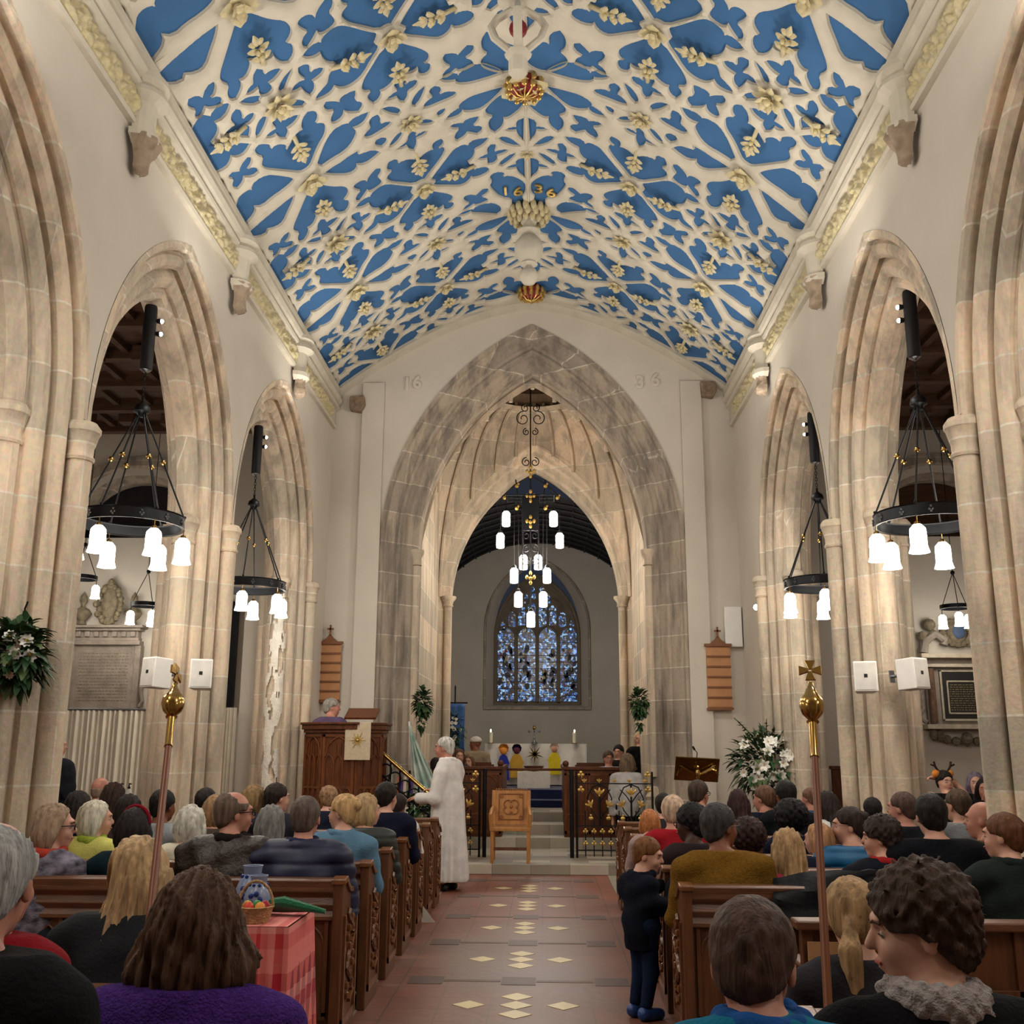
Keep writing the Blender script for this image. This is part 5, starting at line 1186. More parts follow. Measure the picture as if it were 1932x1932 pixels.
# ---- greenery ---------------------------------------------------------
LEAF=mat('dark green leaves',srgb('2c4a2a'),.5,var=.35,scale=9,spec=.4); LEAFM=mat('olive leaves',srgb('4c5c36'),.55,var=.3,scale=9); PET=mat('white petals',srgb('e9e6dc'),.6,var=.04); STAM=mat('yellow stamens',srgb('c9a63a'),.6)
def leaf(q,p,d,l,w,up=V((0,0,1))):
    d=V(d).normalized(); s=d.cross(up); s=s.normalized() if s.length>.01 else V((1,0,0)); n=s.cross(d); P=[]
    for t_ in (0,.25,.5,.75,1):
        ww=w*sin(PI*min(.97,.08+.9*t_)); c=V(p)+d*l*t_-V((0,0,1))*l*.3*t_*t_; P.append([c-s*ww+n*ww*.3,c,c+s*ww+n*ww*.3])
    q.grid(P)
def flower(q,p,r,n=6,d=V((0,-1,.2))):
    d=d.normalized(); a=d.orthogonal().normalized(); b=d.cross(a)
    for k in range(n):
        u=a*cos(2*PI*k/n)+b*sin(2*PI*k/n); s=d.cross(u); P=[]
        for t_ in (0,.35,.7,1): P.append([V(p)+u*r*t_+d*r*.5*sin(t_*PI*.6)+s*v*r*.32*sin(PI*min(.97,.1+.85*t_)) for v in (-1,0,1)])
        q.grid(P)
def bush(loc,ax,n,label,name,nl=5,seed=1,flowers=0,lily=0,l=.12,w=.022,front=-1,cat='flowers',stalks=0):
    r=random.Random(seed); t=thing(name,label,cat,loc); q=MB(); g=MB()
    for i in range(n):
        a=r.uniform(0,2*PI); b=math.acos(r.uniform(-1,1)); rad=r.uniform(.35,1)**.6; d=V((sin(b)*cos(a),sin(b)*sin(a),cos(b))); p=V((d.x*ax[0]*rad,d.y*ax[1]*rad,d.z*ax[2]*rad))
        leaf(q if r.random()<.75 else g,p,d+V((r.uniform(-.6,.6),r.uniform(-.6,.6),r.uniform(-.5,.5))),l*r.uniform(.6,1.3),w*r.uniform(.7,1.4))
    q.build('foliage',LEAF,t,smooth=True); g.build('foliage',LEAFM,t,smooth=True)
    for i in range(flowers):
        a=r.uniform(-1,1); c=r.uniform(-.85,.85); y=-math.sqrt(max(.05,1-a*a*.7-c*c*.7)); f=MB(); flower(f,(0,0,0),r.uniform(.03,.045) if not lily else r.uniform(.05,.085),9 if not lily or r.random()<.5 else 6,V((a*.5,-1,c*.5))); o=f.build('bloom',PET,t,smooth=True); o.location=(a*ax[0]*.8,y*ax[1]*1.05,c*ax[2]*.8); MB().ball((a*.01,-.015,.005),.009,6).build('bloom_centre',STAM,o)
    return t,r
t,_=bush(at(48,1235,6.35)+V((0,-.12,0)),(.17,.13,.2),420,'spray of dark leaves and white roses on the near left pier','flower_spray',seed=2,flowers=12,l=.11,w=.024)
q=MB(); q.tube([(0,.1,.15),(.0,.05,.28),(.03,.02,.32)],.006,5); q.build('hook',IRON,t)
bush(at(797,1325,14.35),(.11,.1,.2),330,'trailing ivy spray on the left side of the chancel arch','ivy_spray',seed=3,l=.08,w=.02,cat='plant'); t,_=bush(at(795,1362,14.35),(.04,.05,.14),60,'thin trailing ivy tail below the left ivy spray','ivy_trail',seed=8,l=.06,w=.016,cat='plant')
bush(at(1205,1325,14.35),(.1,.1,.2),330,'trailing ivy spray on the right side of the chancel arch','ivy_spray',seed=4,l=.08,w=.02,cat='plant'); bush(at(1206,1362,14.35),(.04,.05,.12),60,'thin trailing ivy tail below the right ivy spray','ivy_trail',seed=9,l=.06,w=.016,cat='plant')
t,r=bush(at(1447,1440,13.0),(.42,.3,.4),640,'large pedestal arrangement of white lilies and chrysanthemums right of the lectern','flower_arrangement',seed=5,flowers=26,lily=1,l=.15,w=.025)
for k in range(9):
    a=r.uniform(-.9,.9); h=r.uniform(.3,.55); q=MB(); e=V((a*.5,-.05,h)); q.tube([(0,0,0),e*.5+V((0,0,.08)),e],.006,5)
    for j in range(9): leaf(q,e*(.4+.06*j),V((r.uniform(-1,1),-.4,.3)),.07,.022)
    q.build('branch',LEAFM if k%2 else mat('bronze leaves',srgb('4a3628'),.6),t,smooth=True)
MB().lathe([(.14,0),(.14,.04),(.03,.1),(.03,.7),(.12,.8),(.14,.86)],(0,0,-at(1447,1440,13.0).z),16).build('pedestal',IRON,t,smooth=True)
bush(at(780,1528,13.2),(.2,.15,.16),200,'low arrangement of green leaves and lilies by the pulpit steps','flower_arrangement',seed=6,flowers=4,lily=1,l=.12)
bush(at(856,1378,19.6),(.18,.12,.34),150,'tall white flower arrangement in front of the blue banner','flower_arrangement',seed=7,flowers=10,l=.12)
for px,c,h in ((752,'e07a5a',30),(763,'e8d9c0',34),(757,'5b3a86',22),(776,'5b3a86',26)):
    p=at(px,1500,13.35); MBx=MB().lathe([(.022,-.1),(.022,h*.0074),(.02,h*.0074+.004),(0,h*.0074)],(0,0,0),12); o=MBx.build('advent_candle',mat('wax '+c,srgb(c),.5),smooth=True,loc=(p.x,13.35,p.z)); tag(o,{'e07a5a':'coral pink','e8d9c0':'cream','5b3a86':'purple'}[c]+(' candle' if px!=776 else ' candle, rightmost of its group')+' by the pulpit steps','candle')
# flaking whitewash left on the last pier of the left arcade
q=MB(); cx,cy_,rr=-(HW+.325),13.6-.44,.123; vs=[];fs=[]
for j in range(70):
    for i in range(26):
        a=PI*1.05+PI*.95*i/25; z=.9+2.7*j/69; w_=noise.noise(V((i*.16,z*3.2,1)))+.45*noise.noise(V((i*.5,z*11,4)))+.22-abs(i-14)*.035
        if w_>0: n=len(vs); d=PI*.95/25; vs+=[(cx+rr*cos(a),cy_+rr*sin(a),z),(cx+rr*cos(a+d),cy_+rr*sin(a+d),z),(cx+rr*cos(a+d),cy_+rr*sin(a+d),z+.0392),(cx+rr*cos(a),cy_+rr*sin(a),z+.0392)]; fs.append((n,n+1,n+2,n+3))
q.add(vs,fs); q.build('flaking_whitewash',mat('flaking whitewash',srgb('ddd6c8'),.9,bump=.5,bscale=40),WL,merge=.001)
a=at(1588,1540,15.6); b=at(1622,1452,15.6); q=MB(); q.box(a.x-.1,b.x+.1,15.6,15.66,0,b.z); q.box(a.x-.12,b.x+.12,15.58,15.68,b.z,b.z+.05); o=q.build('wooden_screen',PULP,bevel=.006); tag(o,'dark wooden screen seen low between the last right piers','screen')
# coat thrown over the right pew
q=MB(); P=[]
for j in range(9):
    v=j/8; P.append([(-.02+.85*u-.08*v,.06-.22*v+.03*sin(u*9+j),.06-.30*v*(.4+.6*sin(PI*min(1,u*1.1+.05)))+.02*noise.noise(V((u*5,v*4,1)))+.05*sin(PI*u)) for u in [i/24 for i in range(25)]])
q.grid(P); o=q.build('black_coat',mat('black nylon coat',srgb('0c0d10'),.65,bump=.5,bscale=15,spec=.15),smooth=True,loc=(1.5,6.03,.83)); so=o.modifiers.new('s','SOLIDIFY'); so.thickness=.03; tag(o,'black coat thrown over the top rail of the nearest right pew','coat')
q=MB(); q.prism([(-.03,0),(.1,0),(-.03,.16)],-.003,.003,'y'); o=q.build('paper_sheet',mat('paper dcd8ce',srgb('dcd8ce'),.7),loc=(-.94,10.1,.0)); tag(o,'scrap of white paper standing at the foot of the left pews','paper')
CHP=0
LAMPS_AND_FILL+= [(s*3.28,y,3.2) for s in (-1,1) for y in (1.6,4.9)]+[(0,19.9,3.9),(-6,3,4),(6,3,4),(-6,9,4),(6,9,4)]  # unseen western chandeliers, then added fill over the altar and in the aisles
LP+=[24]*4+[62]+[45]*4
EXPO=.4
NAVE_FILL=[((s*2.55,y,5.2),(0,y+.2,7.2),30,.8) for s in (-1,1) for y in (1.6,4.9,8.2,11.6)]+[((s*2.7,y,4.9),(-s*1.0,y+.5,0),26,.6) for s in (-1,1) for y in (1.6,4.9,8.2,11.6)]  # added soft area lights in mid-air, evening out ceiling, walls and floor

# ================================================================ people: sculpted with smooth distance fields
def smin(a,b,k):
    h=np.clip(.5+.5*(b-a)/k,0,1); return b+(a-b)*h-k*h*(1-h)
def nets(F,lo,h):
    S=np.zeros(tuple(n-1 for n in F.shape)+(3,),np.float32); C=np.zeros(S.shape[:3],np.int32); Q=[]
    sh=F.shape
    for ax in range(3):
        sl=[slice(None)]*3; s2=[slice(None)]*3; sl[ax]=slice(0,-1); s2[ax]=slice(1,None)
        A=F[tuple(sl)];B=F[tuple(s2)]; cr=(A<0)!=(B<0); idx=np.argwhere(cr)
        if not len(idx): continue
        a=A[cr];b=B[cr]; t=a/(a-b); pos=idx.astype(np.float32); pos[:,ax]+=t
        u,v=(ax+1)%3,(ax+2)%3
        for du in (0,1):
            for dv in (0,1):
                c=idx.copy(); c[:,u]-=du; c[:,v]-=dv
                ok=(c[:,u]>=0)&(c[:,v]>=0)&(c[:,u]<sh[u]-1)&(c[:,v]<sh[v]-1)
                cc=c[ok]; np.add.at(S,(cc[:,0],cc[:,1],cc[:,2]),pos[ok]); np.add.at(C,(cc[:,0],cc[:,1],cc[:,2]),1)
        ok=(idx[:,u]>0)&(idx[:,v]>0)&(idx[:,u]<sh[u]-1)&(idx[:,v]<sh[v]-1); i=idx[ok]; inside=a[ok]<0
        def off(du,dv): c=i.copy(); c[:,u]-=du; c[:,v]-=dv; return c
        q=np.stack([off(0,0),off(1,0),off(1,1),off(0,1)],1); q[~inside]=q[~inside][:,::-1]; Q.append(q)
    m=C>0; ids=-np.ones(C.shape,np.int64); ids[m]=np.arange(m.sum()); vs=S[m]/C[m][:,None]*h+np.array(lo)
    q=np.concatenate(Q); f=ids[q[...,0],q[...,1],q[...,2]]
    return vs,f
def evalprim(p,X):
    if p[0]=='c':
        _,a,b,ra,rb=p[:5]; a=np.array(a,np.float32);b=np.array(b,np.float32); d=b-a; L2=max(1e-9,float(d@d)); w=X-a; t=np.clip((w@d)/L2,0,1); 
        return np.sqrt(((w-t[...,None]*d)**2).sum(-1))-(ra+(rb-ra)*t)
    _,c,r=p[:3]; w=X-np.array(c,np.float32)
    if p[3] is not None: w=w@p[3]
    r=np.array(r,np.float32); k0=np.sqrt(((w/r)**2).sum(-1)); k1=np.sqrt(((w/(r*r))**2).sum(-1))+1e-6
    return k0*(k0-1)/k1
def bbox(p,m):
    if p[0]=='c': a,b=np.array(p[1]),np.array(p[2]); r=max(p[3],p[4])+m; return np.minimum(a,b)-r,np.maximum(a,b)+r
    c=np.array(p[1]); r=np.array(p[2]) if p[3] is None else np.array([max(p[2])]*3); return c-r-m,c+r+m
def sculpt(name,add,sub,h,mt,parent,k=.03,disp=None,cut=None,grow=0.,smooth=True,ks=.01):
    m=k+3*h+grow+.03; bb=[bbox(p,m) for p in add]; lo=np.min([b[0] for b in bb],0); hi=np.max([b[1] for b in bb],0)
    n=np.ceil((hi-lo)/h).astype(int)+1; F=np.full(tuple(n),.2,np.float32); ax=[lo[i]+h*np.arange(n[i]) for i in range(3)]
    def win(b): 
        i0=np.maximum(((b[0]-lo)/h).astype(int),0); i1=np.minimum(((b[1]-lo)/h).astype(int)+2,n); return tuple(slice(i0[i],i1[i]) for i in range(3))
    def pts(w): return np.stack(np.meshgrid(ax[0][w[0]],ax[1][w[1]],ax[2][w[2]],indexing='ij'),-1).astype(np.float32)
    for p,b in zip(add,bb):
        w=win(b); kk=p[-1] if (p[0]=='c' and len(p)>5) or (p[0]=='e' and len(p)>4) else k
        F[w]=smin(F[w],evalprim(p,pts(w))-grow,kk)
    for p in sub:
        b=bbox(p,.04); w=win(b)
        if min(s.stop-s.start for s in w)<=0: continue
        F[w]=-smin(-F[w],evalprim(p,pts(w)),ks)
    if disp is not None or cut is not None:
        w=(slice(0,n[0]),)*1+(slice(0,n[1]),slice(0,n[2])); X=pts(w)
        if disp is not None: F=F+disp(X)
        if cut is not None: F=np.maximum(F,cut(X))
    vs,f=nets(F,lo,h)
    me=bpy.data.meshes.new(name); me.from_pydata(vs.tolist(),[],f.tolist()); me.update()
    return link(name,me,mt,parent,smooth)
SK={'p':mat('fair skin',srgb('c08d76'),.5,var=.08,scale=12,col2='cb9c86',spec=.35),'r':mat('ruddy skin',srgb('b57d69'),.5,var=.1,scale=12,spec=.35),'b':mat('brown skin',srgb('7a4a33'),.5,var=.08,scale=12),'d':mat('dark brown skin',srgb('3f271d'),.5,var=.08,scale=12)}
HC={}
def hairmat(c):
    if c in HC: return HC[c]
    a=srgb(c); hi=tuple(min(1,x*1.6+.008) for x in a)
    HC[c]=mat('hair '+c,tuple(x*.55 for x in a),.55,var=.0,scale=26,stretch=(1.6,1.6,.22),col2=hi,bump=.5,bscale=70,spec=.16); return HC[c]
CM={}
def clothmat(c,kind='plain'):
    key=(c,kind)
    if key in CM: return CM[key]
    if kind=='leather': m=mat('worn leather '+c,srgb(c),.42,var=.35,scale=7,bump=.4,bscale=50,spec=.5)
    elif kind=='puffer': m=mat('quilted nylon '+c,srgb(c),.5,var=.12,scale=8,spec=.4)
    elif kind=='knit': m=mat('knitted wool '+c,srgb(c),.95,var=.22,scale=70,bump=.8,bscale=160,spec=.12)
    elif kind=='plaid': m=mat('checked wool '+c,srgb(c),.9,var=.5,scale=16,stretch=(1,1,1.6),bump=.3,bscale=100,col2='8a8494')
    else: m=mat('cloth '+c,srgb(c),.9,var=.14,scale=10,bump=.3,bscale=90,spec=.12)
    CM[key]=m; return m
EYEW=mat('eye white',srgb('a89c90'),.25); IRIS=mat('dark iris',srgb('2a1c14'),.2); LIP=mat('lips',srgb('a4564e'),.45); BROW=mat('brow hair',srgb('4a3426'),.8)
def rotz(a): c,s=cos(a),sin(a); return np.array([[c,-s,0],[s,c,0],[0,0,1]],np.float32)
def rotx(a): c,s=cos(a),sin(a); return np.array([[1,0,0],[0,c,-s],[0,s,c]],np.float32)
def roty(a): c,s=cos(a),sin(a); return np.array([[c,0,s],[0,1,0],[-s,0,c]],np.float32)
def handprims(w,d,n,side,curl=.5,s=1.):
    w=V(w);d=V(d).normalized();n=V(n); n=(n-d*n.dot(d)).normalized(); a=d.cross(n)*side; P=[]
    P.append(('c',tuple(w),tuple(w+d*.045*s),.024*s,.026*s,.012)); 
    for i,(o,l) in enumerate(((-.026,.068),(-.009,.078),(.009,.073),(.026,.056))):
        b=w+d*.07*s+a*o*s; P.append(('c',tuple(w+d*.02*s+a*o*.6*s),tuple(b),.013*s,.0105*s,.008))
        m=b+(d*cos(curl*.7)+n*sin(curl*.7))*l*.5*s; e=m+(d*cos(curl*1.7)+n*sin(curl*1.7))*l*.5*s
        P.append(('c',tuple(b),tuple(m),.0095*s,.0085*s,.003)); P.append(('c',tuple(m),tuple(e),.0085*s,.0068*s,.003))
    t0=w+d*.02*s-a*.024*s; t1=t0+(d*.6-a*.7+n*.35).normalized()*.04*s; t2=t1+(d*.9-a*.1+n*.5).normalized()*.032*s
    P+= [('c',tuple(t0),tuple(t1),.014*s,.011*s,.006),('c',tuple(t1),tuple(t2),.0105*s,.008*s,.003)]
    return P
NP_=[0]
def person(px,py,Y,turn=0,hair='short',hc='3a2a1e',skin='p',gar='plain',gc='333333',label='person',size=1.,sh=.19,tilt=0,roll=0,stand=False,glasses=None,face=None,low='20242c',X=None,group=None,extra=None,arms=None,floor=0.,collar=None,feet=True,lean=0.,res=None,sdrop=.196):
    """head centre seen at pixel (px,py) at depth Y; turn in degrees to the right of straight ahead"""
    hw=at(px,py,Y); hx=hw.x if X is None else X; H=hw.z-floor; T=math.radians(turn)
    t=thing('person',label,'person',(hx,Y-.03,floor),0,group)
    dist=Y; h=res or (.0065 if dist<3 else .0095 if dist<7 else .0125 if dist<9.5 else .016)
    far=dist>9.5; s=size
    M=rotz(-T)@rotx(math.radians(tilt))@roty(math.radians(roll)); hc0=np.array([0,.03,H])
    def hp(x,y,z): return tuple((hc0+M@(np.array([x,y,z])*s)).tolist())
    def he(c,r,k=.02): return ('e',hp(*c),tuple(v*s for v in r),M,k)
    zs=H-sdrop*s; nb=(0,-.035-lean*.3,zs+.04)
    body=[he((0,-.012,.03),(.075,.094,.09)),he((0,.022,-.035),(.058,.072,.078),.03),he((0,.055,-.088),(.026,.026,.02),.025),
          ('c',hp(0,.088,.02),hp(0,.108,-.02),.008*s,.0125*s,.012),he((0,.086,.032),(.045,.014,.014),.015),he((.03,.068,-.03),(.022,.02,.022),.02),he((-.03,.068,-.03),(.022,.02,.022),.02),he((0,.088,-.052),(.022,.012,.008),.01),he((0,.086,-.065),(.018,.012,.007),.01),
          he((.031,.0765,.0095),(.0145,.0125,.0095),.004),he((-.031,.0765,.0095),(.0145,.0125,.0095),.004),he((.077,-.008,-.008),(.009,.018,.03),.006),he((-.077,-.008,-.008),(.009,.018,.03),.006),
          ('c',hp(0,-.025,-.05),nb,.05*s,.057*s,.025)]
    sub=[he((.031,.097,.006),(.016,.014,.011)),he((-.031,.097,.006),(.016,.014,.011))]
    tw=s*min(1.05,(sh/.19)**.8); y0=-.05-lean; hipz=.53 if not stand else H*.56
    tor=[('c',(-sh*.72,y0,zs),(sh*.72,y0,zs),.062*s,.062*s,.05),('e',(0,y0+.01,zs-.13*s),(sh*.93,.12*tw,.2*s),None,.05),('c',(0,y0+.01,zs-.24*s),(0,y0+.03+lean*.6,hipz),.135*tw,.15*tw,.06),
         ('c',nb,(-sh*.7,y0,zs+.012),.058*s,.05*s,.04),('c',nb,(sh*.7,y0,zs+.012),.058*s,.05*s,.04)]
    if arms is None:
        ez=max(zs-.27*s,.62); wz=max(zs-.38*s,.6)
        arms=[[(sg*sh,y0,zs-.01),(sg*(sh+.045),y0+.08,ez),(sg*.1,y0+.33,wz)] for sg in (-1,1)] if not stand else [[(sg*sh,y0,zs-.01),(sg*(sh+.04),y0+.0,zs-.28*s),(sg*(sh+.03),y0+.07,zs-.52*s)] for sg in (-1,1)]
    armp=[]; hands=[]
    for sg,A in zip((-1,1),arms):
        armp+= [('c',A[0],A[1],.056*s,.045*s,.03),('c',A[1],A[2],.043*s,.03*s,.02)]
        d=(V(A[2])-V(A[1])).normalized(); e=V(A[2])+d*.02; nrm=V(A[3]) if len(A)>3 else V((-sg*.6,0,-1)); cu=A[4] if len(A)>4 else .8
        hands+=handprims(e,V(A[5]) if len(A)>5 else d,nrm,sg,cu,s*.95)
    if stand:
        legs=[]; 
        for sg in (-1,1): legs+= [('c',(sg*.085*tw,y0+.02,hipz),(sg*.09*tw,y0+.04,H*.29),.085*tw,.055*tw,.03),('c',(sg*.09*tw,y0+.04,H*.29),(sg*.09*tw,y0,.09),.055*tw,.038*tw,.02)]
        footp=[('c',(sg*.09*tw,y0-.02,.04),(sg*.1*tw,y0+.15*tw,.03),.038*s,.03*s,.02) for sg in (-1,1)]
    else:
        legs=[]
        for sg in (-1,1): legs+= [('c',(sg*.09,y0+.03,.53),(sg*.11,y0+.42,.52),.085,.06,.03),('c',(sg*.11,y0+.42,.52),(sg*.11,y0+.42,.1),.055,.04,.02)]
        footp=[('c',(sg*.11,y0+.41,.045),(sg*.11,y0+.56,.035),.04,.032,.02) for sg in (-1,1)]
    shrink=[(p[0],p[1],p[2])+(tuple(v-.012 for v in p[3:5])+p[5:] if p[0]=='c' else p[3:]) for p in tor+armp+legs]
    hb=max(h,.011)
    skm=SK[skin]
    # one continuous body; seated far figures use the coarser step everywhere
    sculpt('body',body+shrink+(hands if not far or stand else [])+footp,sub,h if (dist<3.2 or abs(turn)>30 or stand) and not dist<0 else hb,skm,t,k=.03)
    # clothing
    def folds(X):
        x,y,z=X[...,0],X[...,1],X[...,2]
        a=.0035*np.sin(x*31+z*23+2*np.sin(y*19))+.003*np.sin(z*47-x*17+px)
        if gar=='puffer': a=a+.011*(1-np.abs(np.sin(z*PI/.085)))**2-.004
        if gar=='leather': a=a*1.6
        return a
    g=.022 if gar=='puffer' else .014; hem=hipz-.02
    top=tor+armp+([('c',(0,y0,hipz),(0,y0+.02,hipz-.1),.14*tw,.15*tw,.04)] if stand else [])
    necks=zs+.083*s; wr=[A[2] for A in arms]
    if stand=='robe':
        top=tor+[('c',a,b,r1*1.25,r2*1.5,.04) for (_,a,b,r1,r2,_) in armp]
        for k in range(5): xx=(-1+.5*k); top.append(('c',(xx*.1,y0+.02,zs-.35),(xx*.2,y0+.03+.04*(k%2),.14),.11,.09,.05))
        top+=[('c',(0,y0-.06,zs-.3),(0,y0-.12,.14),.11,.13,.05),('c',(0,y0+.06,zs-.3),(0,y0+.12,.14),.11,.12,.05)]
        def folds(X):
            x,y,z=X[...,0],X[...,1],X[...,2]; an=np.arctan2(x,y); return (.016*np.sin(an*9+.8*np.sin(z*2))+.006*np.sin(an*21))*np.clip((zs-.2-z)*1.3,0,1)
        sculpt('robe',top,[],.0125,clothmat(gc,gar),t,k=.04,grow=.012,disp=folds,cut=lambda X: np.maximum(np.maximum(X[...,2]-necks,.1-X[...,2]),0*X[...,0]-1))
    else:
        def cut(X):
            c=np.maximum(X[...,2]-necks-(.012 if collar else 0),hem-.02-X[...,2]-.0) if not stand else np.maximum(X[...,2]-necks,hipz-.19*tw/s-X[...,2])
            return c
        sculpt('jacket' if gar in('puffer','leather') else 'jumper',top,[],h if dist<7 else hb,clothmat(gc,gar),t,k=.04,grow=g,disp=folds,cut=cut)
        sculpt('trousers',legs+([('c',(-.06,y0+.02,hipz+.02),(.06,y0+.02,hipz+.02),(.1 if stand else .13)*tw,(.1 if stand else .13)*tw)]),[],.02 if not stand else .014,clothmat(low),t,k=.03,grow=.014,cut=lambda X:.075-X[...,2])
    if feet: sculpt('shoes',footp,[],.014,clothmat('1c1a1a' if low!='16233c' else '1f3f78','leather'),t,k=.02,grow=.008)
    if collar:
        pr=[('c',(.075*cos(a)*s,nb[1]+.012+.078*sin(a)*s,zs+.07*s+.012*sin(a*2)),(.075*cos(a+.7)*s,nb[1]+.012+.078*sin(a+.7)*s,zs+.075*s),.024*s,.024*s) for a in [2*PI*i/9 for i in range(9)]]
        sculpt('scarf' if collar[1]=='knit' else 'collar',pr,[],h,clothmat(collar[0],collar[1]),t,k=.02,grow=.014 if collar[1]=='knit' else .0,disp=lambda X:.006*np.sin(X[...,0]*160)*np.sin(X[...,2]*140+X[...,1]*60) if collar[1]=='knit' else 0*X[...,0])
    # hair, in head space
    hh=min(h,.011) if dist<9.5 else .014
    Mi=M
    def loc(X): return ((X-hc0.astype(np.float32))@Mi)/s
    cap=[he((0,-.016,.036),(.088,.104,.098),.02),he((0,-.048,-.02),(.07,.062,.068),.02)]
    def capcut(q): 
        x,y,z=q[...,0],q[...,1],q[...,2]
        front=.85*y-.53*z-.034; low_=-(z-(.02+.62*(y+.0)))-.0
        low_=(-.085+1.15*np.clip(y+.078,0,.09))-z
        return np.maximum(front,low_)
    def strands(q,a=.004,f=24): 
        an=np.arctan2(q[...,0],q[...,1]-.0); return a*np.sin(an*f+3*np.sin(q[...,2]*14))+a*.6*np.sin(an*f*2.1+q[...,2]*25)
    def curls(q,a,f): return a*(np.sin(q[...,0]*f+1)*np.sin(q[...,1]*f)*np.sin(q[...,2]*f+2)+.6*np.sin(q[...,0]*f*1.7+q[...,2]*30)*np.sin(q[...,1]*f*1.6+2)*np.sin(q[...,2]*f*1.5))
    st=hair; ad=list(cap); dsp=None; ct=None; gr=0
    if st=='short': dsp=lambda X: curls(loc(X),.003,95); ct=lambda X: capcut(loc(X))
    elif st=='crop': gr=-.004; dsp=lambda X: curls(loc(X),.0015,120); ct=lambda X: capcut(loc(X))
    elif st=='balding': ct=lambda X: np.maximum(capcut(loc(X)),np.minimum(loc(X)[...,2]-.06,.085-np.sqrt(loc(X)[...,0]**2+(loc(X)[...,1]-.03)**2))); dsp=lambda X: strands(loc(X),.002,30)
    elif st=='bald': gr=-.009; ct=lambda X: np.maximum(capcut(loc(X)),loc(X)[...,2]-.03)
    elif st=='curly': ad=[he((0,-.014,.045),(.1,.114,.104),.02),he((0,-.05,-.015),(.08,.07,.075),.02)]; dsp=lambda X: curls(loc(X),.011,120); ct=lambda X: np.maximum(.85*loc(X)[...,1]-.53*loc(X)[...,2]-.052,(-.085+1.1*np.clip(loc(X)[...,1]+.07,0,.085))-loc(X)[...,2])
    elif st=='afro': ad=[he((0,-.03,.045),(.14,.14,.14),.02)]; dsp=lambda X: curls(loc(X),.012,90); ct=lambda X: .85*loc(X)[...,1]-.53*loc(X)[...,2]-.05
    elif st in('bob','wavy'):
        ad+= [he((0,-.03,-.025),(.108,.1,.125),.03),he((.07,-.0,-.07),(.04,.06,.07),.03),he((-.07,-.0,-.07),(.04,.06,.07),.03)]
        if st=='wavy' and dist<3: ad+= [he((.1,-.02,-.085),(.05,.075,.06),.04),he((-.1,-.02,-.085),(.05,.075,.06),.04),he((0,-.06,-.09),(.1,.07,.06),.04)]
        aa=.0035 if st=='bob' else .005; dsp=lambda X: strands(loc(X),aa,22)+(curls(loc(X),.006,45) if st=='wavy' else 0); ct=lambda X: np.maximum(np.maximum(.93*loc(X)[...,1]-.36*loc(X)[...,2]-.034,-.142-loc(X)[...,2]),-1)
    elif st in('long','verylong'):
        ln=.32 if st=='long' else .44; b0=hp(0,-.05,-.05); e=(roll*.009,min(b0[1],-.03)-.07-lean,H-ln); e2=(e[0],e[1]+.02,e[2])
        ad+= [he((0,-.025,-.03),(.1,.1,.12),.03),('c',b0,e,.085*s,.085*s,.04),('c',hp(.05,-.03,-.08),(e[0]+.07,e[1]+.03,e[2]+.05),.045*s,.04*s,.03),('c',hp(-.05,-.03,-.08),(e[0]-.07,e[1]+.03,e[2]+.05),.045*s,.04*s,.03)]
        dsp=lambda X: .0055*np.sin(X[...,0]*190+3*np.sin(X[...,2]*9))+.004*np.sin(X[...,0]*410+X[...,2]*14); ct=lambda X: np.maximum(.93*loc(X)[...,1]-.36*loc(X)[...,2]-.03,(H-ln-.03+.03*np.sin(X[...,0]*60))-X[...,2])
    elif st=='ponytail':
        ad+= [('c',hp(-.02,-.112,.0),hp(-.03,-.15,-.08),.02*s,.032*s,.01),('c',hp(-.03,-.15,-.08),hp(-.02,-.15,-.3),.038*s,.022*s,.01)]
        dsp=lambda X: strands(loc(X),.0025,34); 
        def ct(X):
            q=loc(X); return np.minimum(capcut(q),q[...,1]+.1)
    elif st=='bun': ad+= [he((0,-.1,.06),(.045,.04,.042),.008)]; dsp=lambda X: strands(loc(X),.003,26)+curls(loc(X),.003,60); ct=lambda X: np.minimum(capcut(loc(X)),loc(X)[...,1]+.09)
    elif st=='cap': ad=[he((0,-.01,.05),(.1,.11,.085),.02)]; ct=lambda X: .035-loc(X)[...,2]
    elif st=='hood': ad=[he((0,-.02,.0),(.105,.115,.135),.02)]; ct=lambda X: .93*loc(X)[...,1]-.2*loc(X)[...,2]-.06
    nm='hat' if st=='cap' else 'hair'
    sculpt(nm,ad,[],hh,hairmat(hc) if st!='cap' else clothmat(hc,'knit'),t,k=.02,disp=dsp,cut=ct,grow=gr)
    # face: only where the photograph shows one
    if face is None: face=abs(turn)>35 and not far or abs(turn)>100
    Mb=Matrix([[float(v) for v in r] for r in M]).to_4x4(); F0=Matrix.Translation(V(hc0.tolist()))@Mb@Matrix.Scale(s,4)
    if face:
        for sg in (-1,1):
            q=MB(); q.T=F0; q.ball((sg*.031,.0755,.0035),.0112,10); e=q.build('eye',EYEW,t,smooth=True); q=MB(); q.T=F0; q.ball((sg*.031,.083,.003),.0046,8); q.build('iris',IRIS,e,smooth=True)
            q=MB(); q.T=F0; q.tube([(sg*.016,.099,.026),(sg*.032,.096,.031),(sg*.048,.083,.026)],.0032,5); q.tube([(sg*.019,.0845,.0035),(sg*.031,.0895,.0045),(sg*.044,.082,.002)],.0014,4); q.build('eyebrow',BROW,t,smooth=True)
